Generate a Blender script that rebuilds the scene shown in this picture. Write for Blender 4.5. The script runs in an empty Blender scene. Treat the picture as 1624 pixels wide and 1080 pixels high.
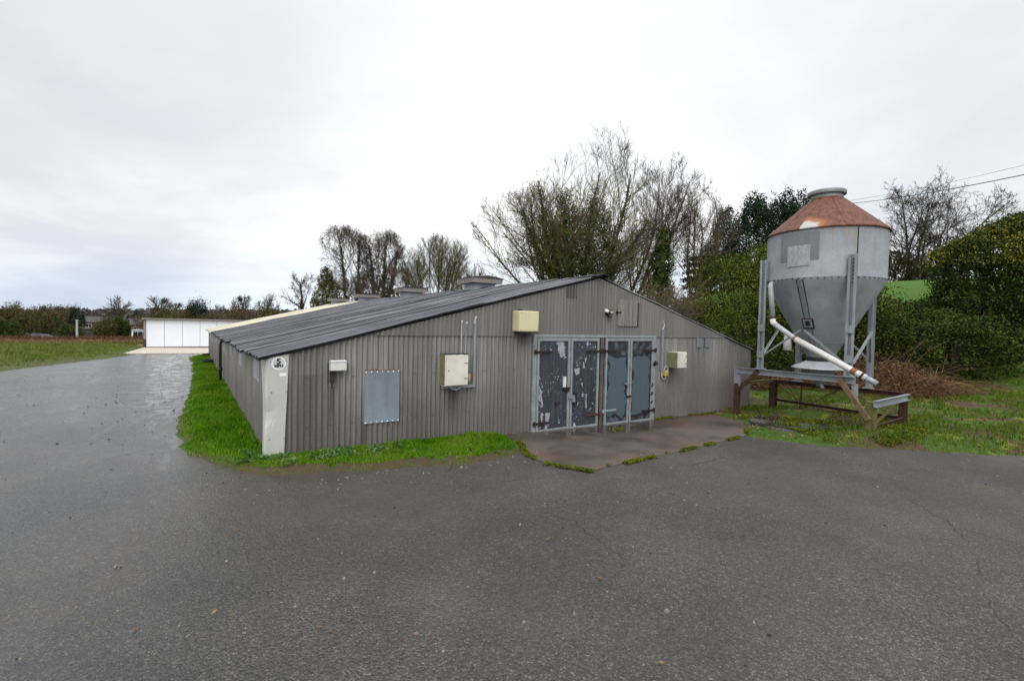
import bpy, math, random
import numpy as np
from mathutils import Vector, Matrix, noise as mnoise
R = math.radians
scene = bpy.context.scene
COL = scene.collection
rnd = random.Random(7)

# ------------------------------------------------------------------ camera
F, PITCH, ROLL, YAW = 757.555, -.0293, .0212, .5953
CAM = Vector((-.9552, -7.642, 2.0))
FW = Vector((math.sin(YAW)*math.cos(PITCH), math.cos(YAW)*math.cos(PITCH), math.sin(PITCH)))
RT = Vector((math.cos(YAW), -math.sin(YAW), 0))
UP = RT.cross(FW)
cr, sr = math.cos(ROLL), math.sin(ROLL)
cx_, cy_ = RT*cr+UP*sr, UP*cr-RT*sr
cam = bpy.data.cameras.new('camera'); camo = bpy.data.objects.new('camera', cam); COL.objects.link(camo)
m = Matrix(((cx_.x, cy_.x, -FW.x), (cx_.y, cy_.y, -FW.y), (cx_.z, cy_.z, -FW.z))).to_4x4()
m.translation = CAM
camo.matrix_world = m
cam.sensor_width = 36; cam.lens = F/1624*36; cam.clip_end = 3000; cam.clip_start = .05
scene.camera = camo

def at(u, v, D):
    """world point D metres ahead that the photograph shows near (u, v); used to survey the distant trees"""
    X, Y = u-812, v-540
    U, V = X*cr+Y*sr, -X*sr+Y*cr
    return CAM + (FW + RT*(U/F) - UP*(V/F))*D

# ------------------------------------------------------------------ helpers
def tag(o, label=None, cat=None, group=None, kind=None):
    if label: o['label'] = label
    if cat: o['category'] = cat
    if group: o['group'] = group
    if kind: o['kind'] = kind
    return o

def empty(name, loc, label=None, cat=None, group=None, rz=0):
    o = bpy.data.objects.new(name, None); COL.objects.link(o)
    o.location = loc; o.rotation_euler = (0, 0, rz); o.empty_display_size = .3
    return tag(o, label, cat, group)

def link_mesh(name, me, parent=None):
    o = bpy.data.objects.new(name, me); COL.objects.link(o)
    if parent is not None: o.parent = parent
    return o

def world_loc(o):
    v = Vector((0, 0, 0))
    while o is not None:
        v += o.location; o = o.parent
    return v

def rag(poly, seed, amp=.012, step=.03):
    r = random.Random(seed); out = []
    for i, a in enumerate(poly):
        b = poly[(i+1) % len(poly)]; n = max(1, int(math.dist(a, b)/step))
        for k in range(n): out.append((a[0]+(b[0]-a[0])*k/n+r.uniform(-amp, amp), a[1]+(b[1]-a[1])*k/n+r.uniform(-amp, amp)*1.6))
    return out
class MB:
    def __init__(s): s.v = []; s.f = []
    def quad(s, a, b, c, d):
        n = len(s.v); s.v += [tuple(a), tuple(b), tuple(c), tuple(d)]; s.f.append((n, n+1, n+2, n+3))
    def box(s, c, size, rot=None, taper=1.0):
        c = Vector(c); n = len(s.v); hx, hy, hz = size[0]/2, size[1]/2, size[2]/2
        for z in (-1, 1):
            k = taper if z > 0 else 1
            for x, y in ((-1, -1), (1, -1), (1, 1), (-1, 1)):
                p = Vector((x*hx*k, y*hy*k, z*hz))
                if rot is not None: p = rot @ p
                s.v.append(tuple(c+p))
        for f in ((3, 2, 1, 0), (4, 5, 6, 7), (0, 1, 5, 4), (1, 2, 6, 5), (2, 3, 7, 6), (3, 0, 4, 7)):
            s.f.append(tuple(i+n for i in f))
    def span(s, lo, hi):
        s.box([(a+b)/2 for a, b in zip(lo, hi)], [abs(b-a) for a, b in zip(lo, hi)])
    def bar(s, a, b, w, h, upv=(0, 0, 1)):
        a, b = Vector(a), Vector(b); d = (b-a); L = d.length; d.normalize()
        u = Vector(upv); x = d.cross(u)
        if x.length < 1e-3: x = d.cross(Vector((0, 1, 0)))
        x.normalize(); u = x.cross(d)
        rot = Matrix((x, d, u)).transposed()
        s.box((a+b)/2, (w, L, h), rot)
    def tube(s, pts, radii, n=6, cap=True):
        pts = [Vector(p) for p in pts]; N = len(pts); base = len(s.v)
        ref = None
        for i, p in enumerate(pts):
            d = (pts[min(i+1, N-1)]-pts[max(i-1, 0)])
            if d.length < 1e-9: d = Vector((0, 0, 1))
            d.normalize()
            if ref is None: ref = Vector((1, 0, 0)) if abs(d.x) < .8 else Vector((0, 1, 0))
            x = ref-d*ref.dot(d); x.normalize(); y = d.cross(x); ref = x
            r = radii[i] if hasattr(radii, '__len__') else radii
            for k in range(n):
                t = 2*math.pi*k/n
                s.v.append(tuple(p+x*(math.cos(t)*r)+y*(math.sin(t)*r)))
        for i in range(N-1):
            for k in range(n):
                a = base+i*n+k; b = base+i*n+(k+1) % n
                s.f.append((a, b, b+n, a+n))
        if cap and n > 2:
            s.f.append(tuple(base+k for k in reversed(range(n))))
            s.f.append(tuple(base+(N-1)*n+k for k in range(n)))
    def lathe(s, c, prof, n=48, a0=0, a1=2*math.pi):
        """prof: list of (r, z) about vertical axis at c"""
        base = len(s.v); full = abs(a1-a0-2*math.pi) < 1e-6
        cols = n if full else n+1
        for r, z in prof:
            for k in range(cols):
                t = a0+(a1-a0)*k/n
                s.v.append((c[0]+r*math.cos(t), c[1]+r*math.sin(t), c[2]+z))
        for i in range(len(prof)-1):
            for k in range(n):
                a = base+i*cols+k; b = base+i*cols+(k+1) % cols
                s.f.append((a, b, b+cols, a+cols))
    def prism(s, poly, axis, lo, hi):
        """poly of 2-D points extruded along axis ('x','y','z')"""
        n = len(poly); base = len(s.v)
        for h in (lo, hi):
            for p, q in poly:
                s.v.append({'x': (h, p, q), 'y': (p, h, q), 'z': (p, q, h)}[axis])
        s.f.append(tuple(base+i for i in reversed(range(n))))
        s.f.append(tuple(base+n+i for i in range(n)))
        for i in range(n):
            j = (i+1) % n
            s.f.append((base+i, base+j, base+n+j, base+n+i))
    def build(s, name, mat, parent=None, smooth=False, bevel=0, solid=0, local=False):
        me = bpy.data.meshes.new(name)
        off = Vector((0, 0, 0))
        if parent is not None and not local: off = world_loc(parent)
        v = s.v if off.length == 0 else [(a-off.x, b-off.y, c-off.z) for a, b, c in s.v]
        me.from_pydata(v, [], s.f); me.update()
        if mat: me.materials.append(mat)
        if smooth: me.shade_smooth()
        o = link_mesh(name, me, parent)
        if bevel:
            b = o.modifiers.new('bevel', 'BEVEL'); b.width = bevel; b.segments = 2; b.limit_method = 'ANGLE'; b.angle_limit = R(40)
        if solid:
            so = o.modifiers.new('solid', 'SOLIDIFY'); so.thickness = solid; so.offset = 0; so.use_rim = not smooth
        return o

def np_mesh(name, V, Fq, mat, parent=None, smooth=False):
    """V (n,3) array, Fq (m,k) array of constant face size"""
    me = bpy.data.meshes.new(name)
    k = Fq.shape[1]
    me.vertices.add(len(V)); me.vertices.foreach_set('co', np.ascontiguousarray(V, dtype=np.float32).ravel())
    me.loops.add(Fq.size); me.loops.foreach_set('vertex_index', np.ascontiguousarray(Fq, dtype=np.int32).ravel())
    me.polygons.add(len(Fq))
    me.polygons.foreach_set('loop_start', np.arange(0, Fq.size, k, dtype=np.int32))
    me.polygons.foreach_set('loop_total', np.full(len(Fq), k, dtype=np.int32))
    me.update(calc_edges=True); me.validate()
    if mat: me.materials.append(mat)
    if smooth: me.shade_smooth()
    return link_mesh(name, me, parent)

# ------------------------------------------------------------------ node helper
class NT:
    def __init__(s, name):
        s.m = bpy.data.materials.new(name); s.m.use_nodes = True
        s.t = s.m.node_tree; s.b = s.t.nodes['Principled BSDF']
    def n(s, typ, **kw):
        nd = s.t.nodes.new(typ)
        for k, v in kw.items(): setattr(nd, k, v)
        return nd
    def l(s, a, b): s.t.links.new(a, b)
    def inp(s, sock, val):
        if isinstance(val, bpy.types.NodeSocket): s.l(val, sock)
        elif val is not None:
            if hasattr(sock.default_value, '__len__') and not hasattr(val, '__len__'): val = (val,)*len(sock.default_value)
            if hasattr(val, '__len__') and len(val) == 3 and len(sock.default_value) == 4: val = (*val, 1)
            sock.default_value = val
    def obj(s): return s.n('ShaderNodeTexCoord').outputs['Object']
    def island(s): return s.n('ShaderNodeNewGeometry').outputs['Random Per Island']
    def map(s, vec, scale=(1, 1, 1), loc=(0, 0, 0), rot=(0, 0, 0)):
        nd = s.n('ShaderNodeMapping'); s.l(vec, nd.inputs[0]); nd.inputs['Scale'].default_value = scale
        nd.inputs['Location'].default_value = loc; nd.inputs['Rotation'].default_value = rot
        return nd.outputs[0]
    def noise(s, vec, scale, detail=4, rough=.55, dist=0):
        nd = s.n('ShaderNodeTexNoise'); s.l(vec, nd.inputs['Vector'])
        nd.inputs['Scale'].default_value = scale; nd.inputs['Detail'].default_value = detail
        nd.inputs['Roughness'].default_value = rough; nd.inputs['Distortion'].default_value = dist
        return nd.outputs['Fac']
    def vor(s, vec, scale, feature='F1', out='Distance', rand=1):
        nd = s.n('ShaderNodeTexVoronoi', feature=feature); s.l(vec, nd.inputs['Vector'])
        nd.inputs['Scale'].default_value = scale; nd.inputs['Randomness'].default_value = rand
        return nd.outputs[out]
    def ramp(s, fac, stops):
        nd = s.n('ShaderNodeValToRGB'); s.inp(nd.inputs[0], fac)
        e = nd.color_ramp.elements
        while len(e) < len(stops): e.new(.5)
        for i, (p, c) in enumerate(stops):
            e[i].position = p
            e[i].color = (c, c, c, 1) if not hasattr(c, '__len__') else (*c, 1)[:4]
        return nd.outputs[0]
    def mix(s, fac, a, b, blend='MIX'):
        nd = s.n('ShaderNodeMix', data_type='RGBA', blend_type=blend)
        s.inp(nd.inputs[0], fac); s.inp(nd.inputs[6], a); s.inp(nd.inputs[7], b)
        return nd.outputs[2]
    def math(s, op, a, b=None, c=None, clamp=False):
        nd = s.n('ShaderNodeMath', operation=op, use_clamp=clamp); s.inp(nd.inputs[0], a)
        if b is not None: s.inp(nd.inputs[1], b)
        if c is not None: s.inp(nd.inputs[2], c)
        return nd.outputs[0]
    def xyz(s, vec):
        nd = s.n('ShaderNodeSeparateXYZ'); s.l(vec, nd.inputs[0]); return nd.outputs
    def step(s, v, a, b):
        nd = s.n('ShaderNodeMapRange', interpolation_type='SMOOTHSTEP'); s.inp(nd.inputs[0], v)
        nd.inputs[1].default_value = a; nd.inputs[2].default_value = b
        return nd.outputs[0]
    def bump(s, h, strength=.3, dist=.01):
        nd = s.n('ShaderNodeBump'); nd.inputs['Strength'].default_value = strength; nd.inputs['Distance'].default_value = dist
        s.l(h, nd.inputs['Height']); s.l(nd.outputs[0], s.b.inputs['Normal']); return nd
    def out(s, color=None, rough=None, metal=None, spec=None):
        s.inp(s.b.inputs['Base Color'], color); s.inp(s.b.inputs['Roughness'], rough)
        s.inp(s.b.inputs['Metallic'], metal); s.inp(s.b.inputs['Specular IOR Level'], spec)
        return s.m

def plain(name, c, rough=.6, metal=0, var=.25, scale=6, spec=None, stretch=(1, 1, 1), dirt=None):
    t = NT(name); o = t.map(t.obj(), stretch)
    n1 = t.noise(o, scale, 6, .62); n2 = t.noise(o, scale*7, 3)
    f = t.ramp(n1, [(.3, 1-var), (.7, 1+var*.5)])
    col = t.mix(1, c, f, 'MULTIPLY')
    if dirt:
        col = t.mix(t.ramp(n2, [(.5, 0), (.72, .8)]), col, dirt)
    t.bump(n2, .12, .004)
    return t.out(col, t.math('MULTIPLY_ADD', n1, .3, rough-.15), metal, spec)

# ------------------------------------------------------------------ materials
def mat_asphalt():
    t = NT('asphalt'); o = t.obj(); x, y, z = t.xyz(o)
    big = t.noise(o, .22, 5, .6); mid = t.noise(o, 1.3, 5, .6); fine = t.noise(o, 26, 4, .7)
    ag = t.vor(o, 125, out='Color'); agd = t.vor(o, 125)
    st = t.n('ShaderNodeSeparateColor'); t.l(ag, st.inputs[0])
    base = t.ramp(st.outputs[0], [(0, (.014, .0132, .0115)), (.55, (.040, .037, .0325)), (.88, (.062, .057, .050)), (.99, (.15, .138, .12))])
    pit = t.vor(o, 46); pc = t.vor(o, 46, out='Color'); ps = t.n('ShaderNodeSeparateColor'); t.l(pc, ps.inputs[0])
    base = t.mix(1, base, t.ramp(ps.outputs[1], [(0, .58), (.5, 1.0), (.9, 1.22), (.98, 1.7)]), 'MULTIPLY')
    base = t.mix(t.ramp(fine, [(.35, .0), (.75, .35)]), base, (.062, .057, .051))
    base = t.mix(t.ramp(big, [(.42, 0), (.66, .55)]), base, (.052, .041, .031))     # brownish silt
    moss = t.math('MULTIPLY', t.ramp(mid, [(.56, 0), (.72, 1)]), t.ramp(t.noise(o, 60, 2), [(.48, 0), (.62, .75)]))
    moss = t.math('MULTIPLY', moss, t.ramp(t.noise(o, .3, 3), [(.5, 0), (.62, 1)]))
    base = t.mix(moss, base, (.055, .06, .02))
    patch = t.mix(1, t.ramp(mid, [(.3, .80), (.7, 1.16)]), t.ramp(t.noise(o, .42, 3, .5), [(.34, .70), (.62, 1.15)]), 'MULTIPLY')
    base = t.mix(1, base, patch, 'MULTIPLY')
    # wet film: tyre-track streaks on the lane beside the barn plus scattered damp areas
    lane = t.step(x, 1.5, -1.0)
    sm = t.map(o, (1.1, .30, 1), rot=(0, 0, R(20)))
    streak = t.noise(sm, 1.8, 9, .72)
    wet = t.math('MULTIPLY', t.ramp(streak, [(.515, 0), (.62, 1)]), lane)
    damp = t.ramp(t.noise(o, .5, 4, .6), [(.40, 0), (.62, 1)])
    wob = t.math('MULTIPLY_ADD', mid, 3.2, -1.6)
    px = t.math('ADD', t.math('ABSOLUTE', t.math('ADD', x, 1.6)), t.math('MULTIPLY', wob, .4))
    wet2 = t.math('MULTIPLY', t.step(px, 1.0, .2), t.step(t.noise(o, 2.6, 8, .7), .49, .56))
    wet2 = t.math('MULTIPLY', wet2, t.step(y, 2.5, 7))
    puddle = t.math('MAXIMUM', wet2, t.math('MULTIPLY', wet, .7))
    rough = t.math('MULTIPLY_ADD', damp, -.09, .68)
    rough = t.math('MULTIPLY_ADD', lane, -.40, rough)
    rough = t.math('MULTIPLY_ADD', puddle, -.30, rough, clamp=True)
    base = t.mix(t.math('MULTIPLY', puddle, .35), base, (.03, .029, .028))
    h = t.math('MULTIPLY_ADD', pit, -1.6, t.math('MULTIPLY_ADD', agd, -.7, t.math('MULTIPLY', fine, .6)))
    h = t.math('MULTIPLY', h, t.math('MULTIPLY_ADD', puddle, -.8, 1)); h = t.math('MULTIPLY', h, t.math('MULTIPLY_ADD', t.math('MULTIPLY', lane, t.step(y, -3, 4)), -.55, 1))
    # fine cracks
    cw = t.n('ShaderNodeTexNoise'); t.l(o, cw.inputs['Vector']); cw.inputs['Scale'].default_value = 1.4; cw.inputs['Detail'].default_value = 5
    ck = t.vor(t.mix(.30, o, cw.outputs['Color']), .33, 'DISTANCE_TO_EDGE')
    ck = t.math('MULTIPLY', t.step(ck, .003, .0005), t.ramp(t.noise(o, .6, 3), [(.52, 0), (.6, 1)]))
    base = t.mix(t.math('MULTIPLY', ck, .8), base, (.012, .011, .010))
    h = t.math('MULTIPLY_ADD', ck, -2.0, h)
    t.bump(h, .62, .008)
    return t.out(base, rough, 0, .5)

def mat_ground():
    t = NT('ground_earth'); o = t.obj(); x, y, z = t.xyz(o)
    n1 = t.noise(o, .9, 6, .65); n2 = t.noise(o, 5, 5, .65); n3 = t.noise(o, 40, 3, .7)
    edge = t.math('MULTIPLY', t.step(x, 9, 8), t.step(y, 1.0, -.2))
    grass = t.ramp(n2, [(.3, (.028, .06, .008)), (.55, (.05, .095, .012)), (.75, (.09, .105, .025))])
    soil = t.ramp(n3, [(.3, (.040, .022, .016)), (.7, (.115, .062, .045))])
    right = t.step(x, 9.0, 11.0)
    grass = t.mix(t.math('MULTIPLY', edge, t.ramp(n2, [(.35, .95), (.65, .55)])), grass, t.mix(t.ramp(n3, [(.4, 0), (.6, 1)]), (.045, .040, .015), (.075, .055, .034)))
    soilmask = t.math('MULTIPLY', t.ramp(n1, [(.47, 0), (.57, 1)]), t.math('MULTIPLY_ADD', right, .5, .45))
    col = t.mix(soilmask, grass, soil)
    moss = t.ramp(t.noise(o, 2.1, 4), [(.56, 0), (.64, .9)])
    col = t.mix(t.math('MULTIPLY', moss, right), col, (.13, .15, .015))
    tan = t.mix(n2, (.13, .085, .04), (.22, .16, .08))
    ty = t.math('ADD', y, t.math('MULTIPLY', n1, 5))
    col = t.mix(t.step(ty, 37, 40), col, tan)
    far = t.step(y, 55, 75)
    col = t.mix(far, col, t.mix(n1, (.04, .07, .02), (.09, .09, .04)))
    # worn stony margin along the lane on the left
    e = t.math('ADD', t.math('MULTIPLY_ADD', y, -.364, x), t.math('MULTIPLY', n1, 1.4))
    marg = t.math('MULTIPLY', t.step(e, -14.6, -13.2), t.math('MULTIPLY', t.step(y, 8, 12), t.step(x, -2.0, -3.0)))
    marg = t.math('MULTIPLY', marg, t.ramp(n2, [(.38, 1), (.6, .15)]))
    col = t.mix(marg, col, (.10, .085, .065))
    lawn = t.step(x, 24.5, 26.5)
    col = t.mix(lawn, col, t.mix(n2, (.045, .105, .012), (.075, .135, .022)))
    t.bump(n3, .5, .02)
    return t.out(col, .9, 0, .2)

def mat_cement(name, base, axis, streaks=()):
    """weathered fibre-cement cladding: darker valleys, vertical run-off, algae and splash stains, rows of fixings"""
    t = NT(name); o = t.obj(); x, y, z = t.xyz(o)
    st = t.noise(t.map(o, (5, 5, .22)), 2.2, 5, .65)
    fs = t.noise(t.map(o, (26, 26, .5)), 1.5, 3, .6)
    bl = t.noise(o, 1.1, 5, .6); gr = t.noise(o, 70, 2, .6)
    along = t.math('ADD', x, y)
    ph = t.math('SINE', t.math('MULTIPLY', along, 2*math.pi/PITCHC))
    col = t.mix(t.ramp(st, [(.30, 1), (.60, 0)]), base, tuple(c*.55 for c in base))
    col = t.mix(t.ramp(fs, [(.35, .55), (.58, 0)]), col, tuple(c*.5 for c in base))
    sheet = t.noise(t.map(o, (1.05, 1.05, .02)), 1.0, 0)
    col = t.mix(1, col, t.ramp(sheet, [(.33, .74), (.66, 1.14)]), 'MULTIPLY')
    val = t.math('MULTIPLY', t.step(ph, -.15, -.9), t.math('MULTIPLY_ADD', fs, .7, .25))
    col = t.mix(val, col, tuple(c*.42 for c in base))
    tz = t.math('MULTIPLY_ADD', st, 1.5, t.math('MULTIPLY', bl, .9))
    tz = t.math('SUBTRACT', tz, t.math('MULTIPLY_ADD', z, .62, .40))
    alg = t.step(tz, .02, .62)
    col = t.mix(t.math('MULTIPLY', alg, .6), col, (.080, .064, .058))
    for xc, w, zt, ln, c, k in streaks:
        d = t.math('ABSOLUTE', t.math('SUBTRACT', x, xc)); d = t.math('ADD', d, t.math('MULTIPLY_ADD', fs, w*1.6, -w*.8))
        m = t.math('MULTIPLY', t.step(d, w, w*.2), t.step(t.math('ADD', z, t.math('MULTIPLY', fs, ln*.6)), zt-ln, zt-ln*.1))
        m = t.math('MULTIPLY', m, t.step(z, zt+.02, zt))
        col = t.mix(t.math('MULTIPLY', m, k), col, c)
    col = t.mix(t.ramp(gr, [(.45, .0), (.75, .22)]), col, tuple(min(1, c*1.45) for c in base))
    dx = t.math('ABSOLUTE', t.math('SUBTRACT', t.math('FRACT', t.math('DIVIDE', along, PITCHC*4)), .5))
    dot = t.step(dx, .022, .012)
    row = t.math('MAXIMUM', t.math('MAXIMUM', t.step(t.math('ABSOLUTE', t.math('SUBTRACT', z, 1.16)), .012, .006), t.step(t.math('ABSOLUTE', t.math('SUBTRACT', z, .42)), .012, .006)), t.step(t.math('ABSOLUTE', t.math('SUBTRACT', z, 1.93)), .012, .006))
    col = t.mix(t.math('MULTIPLY', t.math('MULTIPLY', dot, row), .45), col, (.03, .025, .022))
    t.bump(gr, .15, .003)
    return t.out(col, .82, 0, .3)
PITCHC = .086

def mat_roof(name, c1, c2, lichen, rough, laps=1.0):
    """weathered roof sheet: darker valleys, painted shade lines along the side laps, lichen specks"""
    t = NT(name); o = t.obj(); y = t.xyz(o)[1]
    st = t.noise(t.map(o, (.10, 4.2, .3)), 1.6, 4, .75); bl = t.noise(o, .8, 5, .6); gr = t.noise(o, 38, 3, .65)
    lo = t.noise(t.map(o, (.35, 1.0, .3)), 1.1, 4, .6)
    col = t.mix(t.ramp(st, [(.40, 0), (.60, 1)]), c1, c2)
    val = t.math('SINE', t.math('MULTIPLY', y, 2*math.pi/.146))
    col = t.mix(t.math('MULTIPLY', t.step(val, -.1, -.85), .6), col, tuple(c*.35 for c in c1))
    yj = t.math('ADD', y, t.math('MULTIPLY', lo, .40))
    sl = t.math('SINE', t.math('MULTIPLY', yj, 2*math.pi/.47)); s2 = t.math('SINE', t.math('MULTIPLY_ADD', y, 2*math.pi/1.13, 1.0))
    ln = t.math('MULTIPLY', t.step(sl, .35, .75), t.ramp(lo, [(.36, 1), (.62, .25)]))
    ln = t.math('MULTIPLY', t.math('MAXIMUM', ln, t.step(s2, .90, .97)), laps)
    col = t.mix(1, col, t.ramp(bl, [(.35, .75), (.65, 1.2)]), 'MULTIPLY')
    col = t.mix(t.ramp(gr, [(.62, 0), (.72, .55)]), col, lichen)
    col = t.mix(t.math('MULTIPLY', ln, .92), col, tuple(c*.16 for c in c1))  # shade of the lap gaps painted in as dark lines
    t.bump(gr, .2, .003)
    r = t.math('MULTIPLY_ADD', st, .35, rough-.17); r = t.math('MULTIPLY_ADD', ln, .4, r, clamp=True)
    return t.out(col, r, 0, t.math('MULTIPLY_ADD', ln, -.36, .38))

def mat_flaked():
    """dark navy door sheet with paint flaked away to pale undercoat"""
    t = NT('flaked_door_paint'); o = t.obj()
    n = t.noise(o, 1.7, 3); n2 = t.noise(t.map(o, loc=(5, 0, 2)), 2.3, 2)
    big = t.math('MULTIPLY', t.step(t.noise(t.map(o, (1, 1, .55)), 9, 4, .6, .6), .62, .635), t.step(n, .46, .56))
    sm = t.math('MULTIPLY', t.step(t.noise(t.map(o, (1, 1, .7), loc=(3, 1, 2)), 22, 3, .55, .3), .64, .66), t.step(n2, .42, .52))
    ver = t.step(t.noise(t.map(o, (9, 9, .8)), 2.0, 3, .6), .72, .75)
    fl = t.math('MAXIMUM', t.math('MAXIMUM', big, sm), ver)
    st = t.noise(t.map(o, (16, 16, .5)), 1.6, 4, .6)
    col = t.mix(t.ramp(st, [(.35, 0), (.7, 1)]), (.020, .023, .032), (.060, .066, .084))
    col = t.mix(fl, col, (.36, .38, .41))
    t.bump(fl, .3, -.002)
    return t.out(col, .5, 0, .4)

def mat_overpaint(cxs):
    """blue grey overpaint with ragged torn dark margins; cxs = centre x of the leaf"""
    t = NT('overpainted_door'); o = t.obj(); x, y, z = t.xyz(o)
    n = t.noise(o, 3.2, 5, .6); n2 = t.noise(t.map(o, loc=(7, 3, 1)), 8, 4)
    dx = t.math('ABSOLUTE', t.math('SUBTRACT', x, cxs)); dz = t.math('ABSOLUTE', t.math('SUBTRACT', z, .70))
    d = t.math('MAXIMUM', t.math('SUBTRACT', dx, .31), t.math('SUBTRACT', dz, .70))
    d = t.math('ADD', d, t.math('MULTIPLY_ADD', n, .42, -.20))
    msk = t.step(d, .012, -.006)
    st = t.noise(t.map(o, (12, 12, .4)), 1.4, 3)
    teal = t.mix(st, (.060, .088, .105), (.080, .110, .128))
    dark = t.mix(t.step(n2, .4, .65), (.020, .021, .027), (.085, .09, .105))
    edge = t.math('MULTIPLY', t.step(d, -.02, .0), t.step(d, .06, .02))
    col = t.mix(msk, dark, teal)
    col = t.mix(edge, col, (.014, .014, .017))
    t.bump(msk, .4, .003)
    return t.out(col, .45, 0, .45)

def mat_galv(name, base=(.36, .38, .40), rough=.48, stain=(.23, .20, .16), sc=1.0, metal=.35):
    t = NT(name); o = t.obj()
    n = t.noise(t.map(o, (3*sc, 3*sc, .45*sc)), 1.6, 6, .65); v = t.vor(o, 28*sc, out='Color'); b = t.noise(o, 1.3*sc, 4)
    sv = t.n('ShaderNodeSeparateColor'); t.l(v, sv.inputs[0])
    col = t.mix(t.math('MULTIPLY', sv.outputs[0], .25), base, tuple(min(1, c*1.35) for c in base))
    col = t.mix(t.ramp(n, [(.52, 0), (.75, .55)]), col, stain)
    col = t.mix(1, col, t.ramp(b, [(.35, .82), (.65, 1.1)]), 'MULTIPLY')
    t.bump(n, .08, .01)
    return t.out(col, t.math('MULTIPLY_ADD', n, .3, rough-.15), metal, .5)

def mat_rust(name='rusty_brown_steel', c1=(.030, .018, .015), c2=(.10, .045, .028)):
    t = NT(name); o = t.obj()
    n = t.noise(o, 7, 6, .7); n2 = t.noise(o, 45, 3)
    col = t.mix(t.ramp(n, [(.35, 0), (.68, 1)]), c1, c2)
    col = t.mix(t.ramp(n2, [(.55, 0), (.75, .5)]), col, (.16, .07, .035))
    t.bump(n2, .25, .003)
    return t.out(col, .75, .1, .3)

def mat_cone():
    """rusted cone with two bare zinc patches rimmed in bright orange (object space, cone axis at origin)"""
    t = NT('rusted_cone_steel'); o = t.obj(); x, y, z = t.xyz(o)
    n = t.noise(o, 2.6, 6, .66); n2 = t.noise(o, 22, 4, .65); run = t.noise(t.map(o, (5, 5, .5)), 2.4, 6, .7)
    rust = t.mix(t.ramp(run, [(.35, 0), (.65, 1)]), (.080, .031, .020), (.195, .082, .050))
    rust = t.mix(t.ramp(n2, [(.5, 0), (.75, .45)]), rust, (.10, .045, .03))
    ang = t.math('ARCTAN2', y, x)
    w = t.math('MULTIPLY_ADD', n, .34, -.17)
    ds = []
    for ac, aw, zt in PATCHES:
        da = t.math('DIVIDE', t.math('ABSOLUTE', t.math('SUBTRACT', ang, ac)), aw)
        hz = t.math('DIVIDE', t.math('SUBTRACT', z, 4.36), zt)
        ds.append(t.math('ADD', t.math('MAXIMUM', da, t.math('MULTIPLY_ADD', da, .45, hz)), t.math('MULTIPLY', w, 1.6)))
    d = t.math('MINIMUM', ds[0], ds[1])
    bare = t.math('MULTIPLY', t.step(d, 1.05, .70), .92); rim = t.math('MULTIPLY', t.step(d, 1.65, 1.0), .85)
    col = t.mix(rim, rust, (.33, .135, .055))
    col = t.mix(bare, col, t.mix(n2, (.36, .365, .35), (.48, .49, .48)))
    t.bump(n2, .12, .006)
    return t.out(col, t.math('MULTIPLY_ADD', n2, .2, .6), .0, .25)

def mat_tank():
    """galvanised drum: faint sheet panels, rust weeping down from the rim"""
    t = NT('galvanised_drum'); o = t.obj(); x, y, z = t.xyz(o)
    n = t.noise(o, 1.5, 5, .6); v = t.vor(o, 24, out='Color'); n2 = t.noise(o, 30, 3)
    sv = t.n('ShaderNodeSeparateColor'); t.l(v, sv.inputs[0])
    col = t.mix(t.math('MULTIPLY', sv.outputs[1], .35), (.235, .248, .258), (.31, .325, .335))
    col = t.mix(1, col, t.ramp(n, [(.35, .82), (.65, 1.1)]), 'MULTIPLY')
    drip = t.noise(t.map(o, (4.5, 4.5, .08)), 2.0, 4, .65)
    lim = t.math('SUBTRACT', t.math('MULTIPLY_ADD', drip, 2.4, -1.12), t.math('SUBTRACT', 4.38, z))
    wp = t.step(lim, -.12, .50)
    col = t.mix(t.math('MULTIPLY', wp, .62), col, (.27, .205, .12))
    st = t.noise(t.map(o, (9, 9, .25)), 1.5, 3)
    col = t.mix(t.ramp(st, [(.56, 0), (.75, .4)]), col, (.165, .165, .16))
    t.bump(n2, .05, .004)
    return t.out(col, .6, .1, .4)

def mat_leaf(name, cols, rough=.55, spec=.35):
    spec *= .25; rough = min(.9, rough+.15)
    t = NT(name); r = t.island(); o = t.obj()
    big = t.noise(o, 1.0, 4, .6); 
    big = t.step(big, .30, .70)
    f = t.math('MULTIPLY_ADD', big, .55, t.math('MULTIPLY_ADD', r, .55, -.08), clamp=True)
    n = len(cols)
    col = t.ramp(f, [(i/(n-1), c) for i, c in enumerate(cols)])
    return t.out(col, rough, 0, spec)

def mat_bark(name, c1, c2, moss=None, mfac=.5):
    t = NT(name); o = t.obj()
    n = t.noise(t.map(o, (6, 6, 1.2)), 1.5, 4, .6); b = t.noise(o, .5, 3)
    col = t.mix(n, c1, c2)
    if moss: col = t.mix(t.ramp(b, [(.40, 0), (.62, mfac)]), col, moss)
    return t.out(col, .9, 0, .2)

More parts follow.
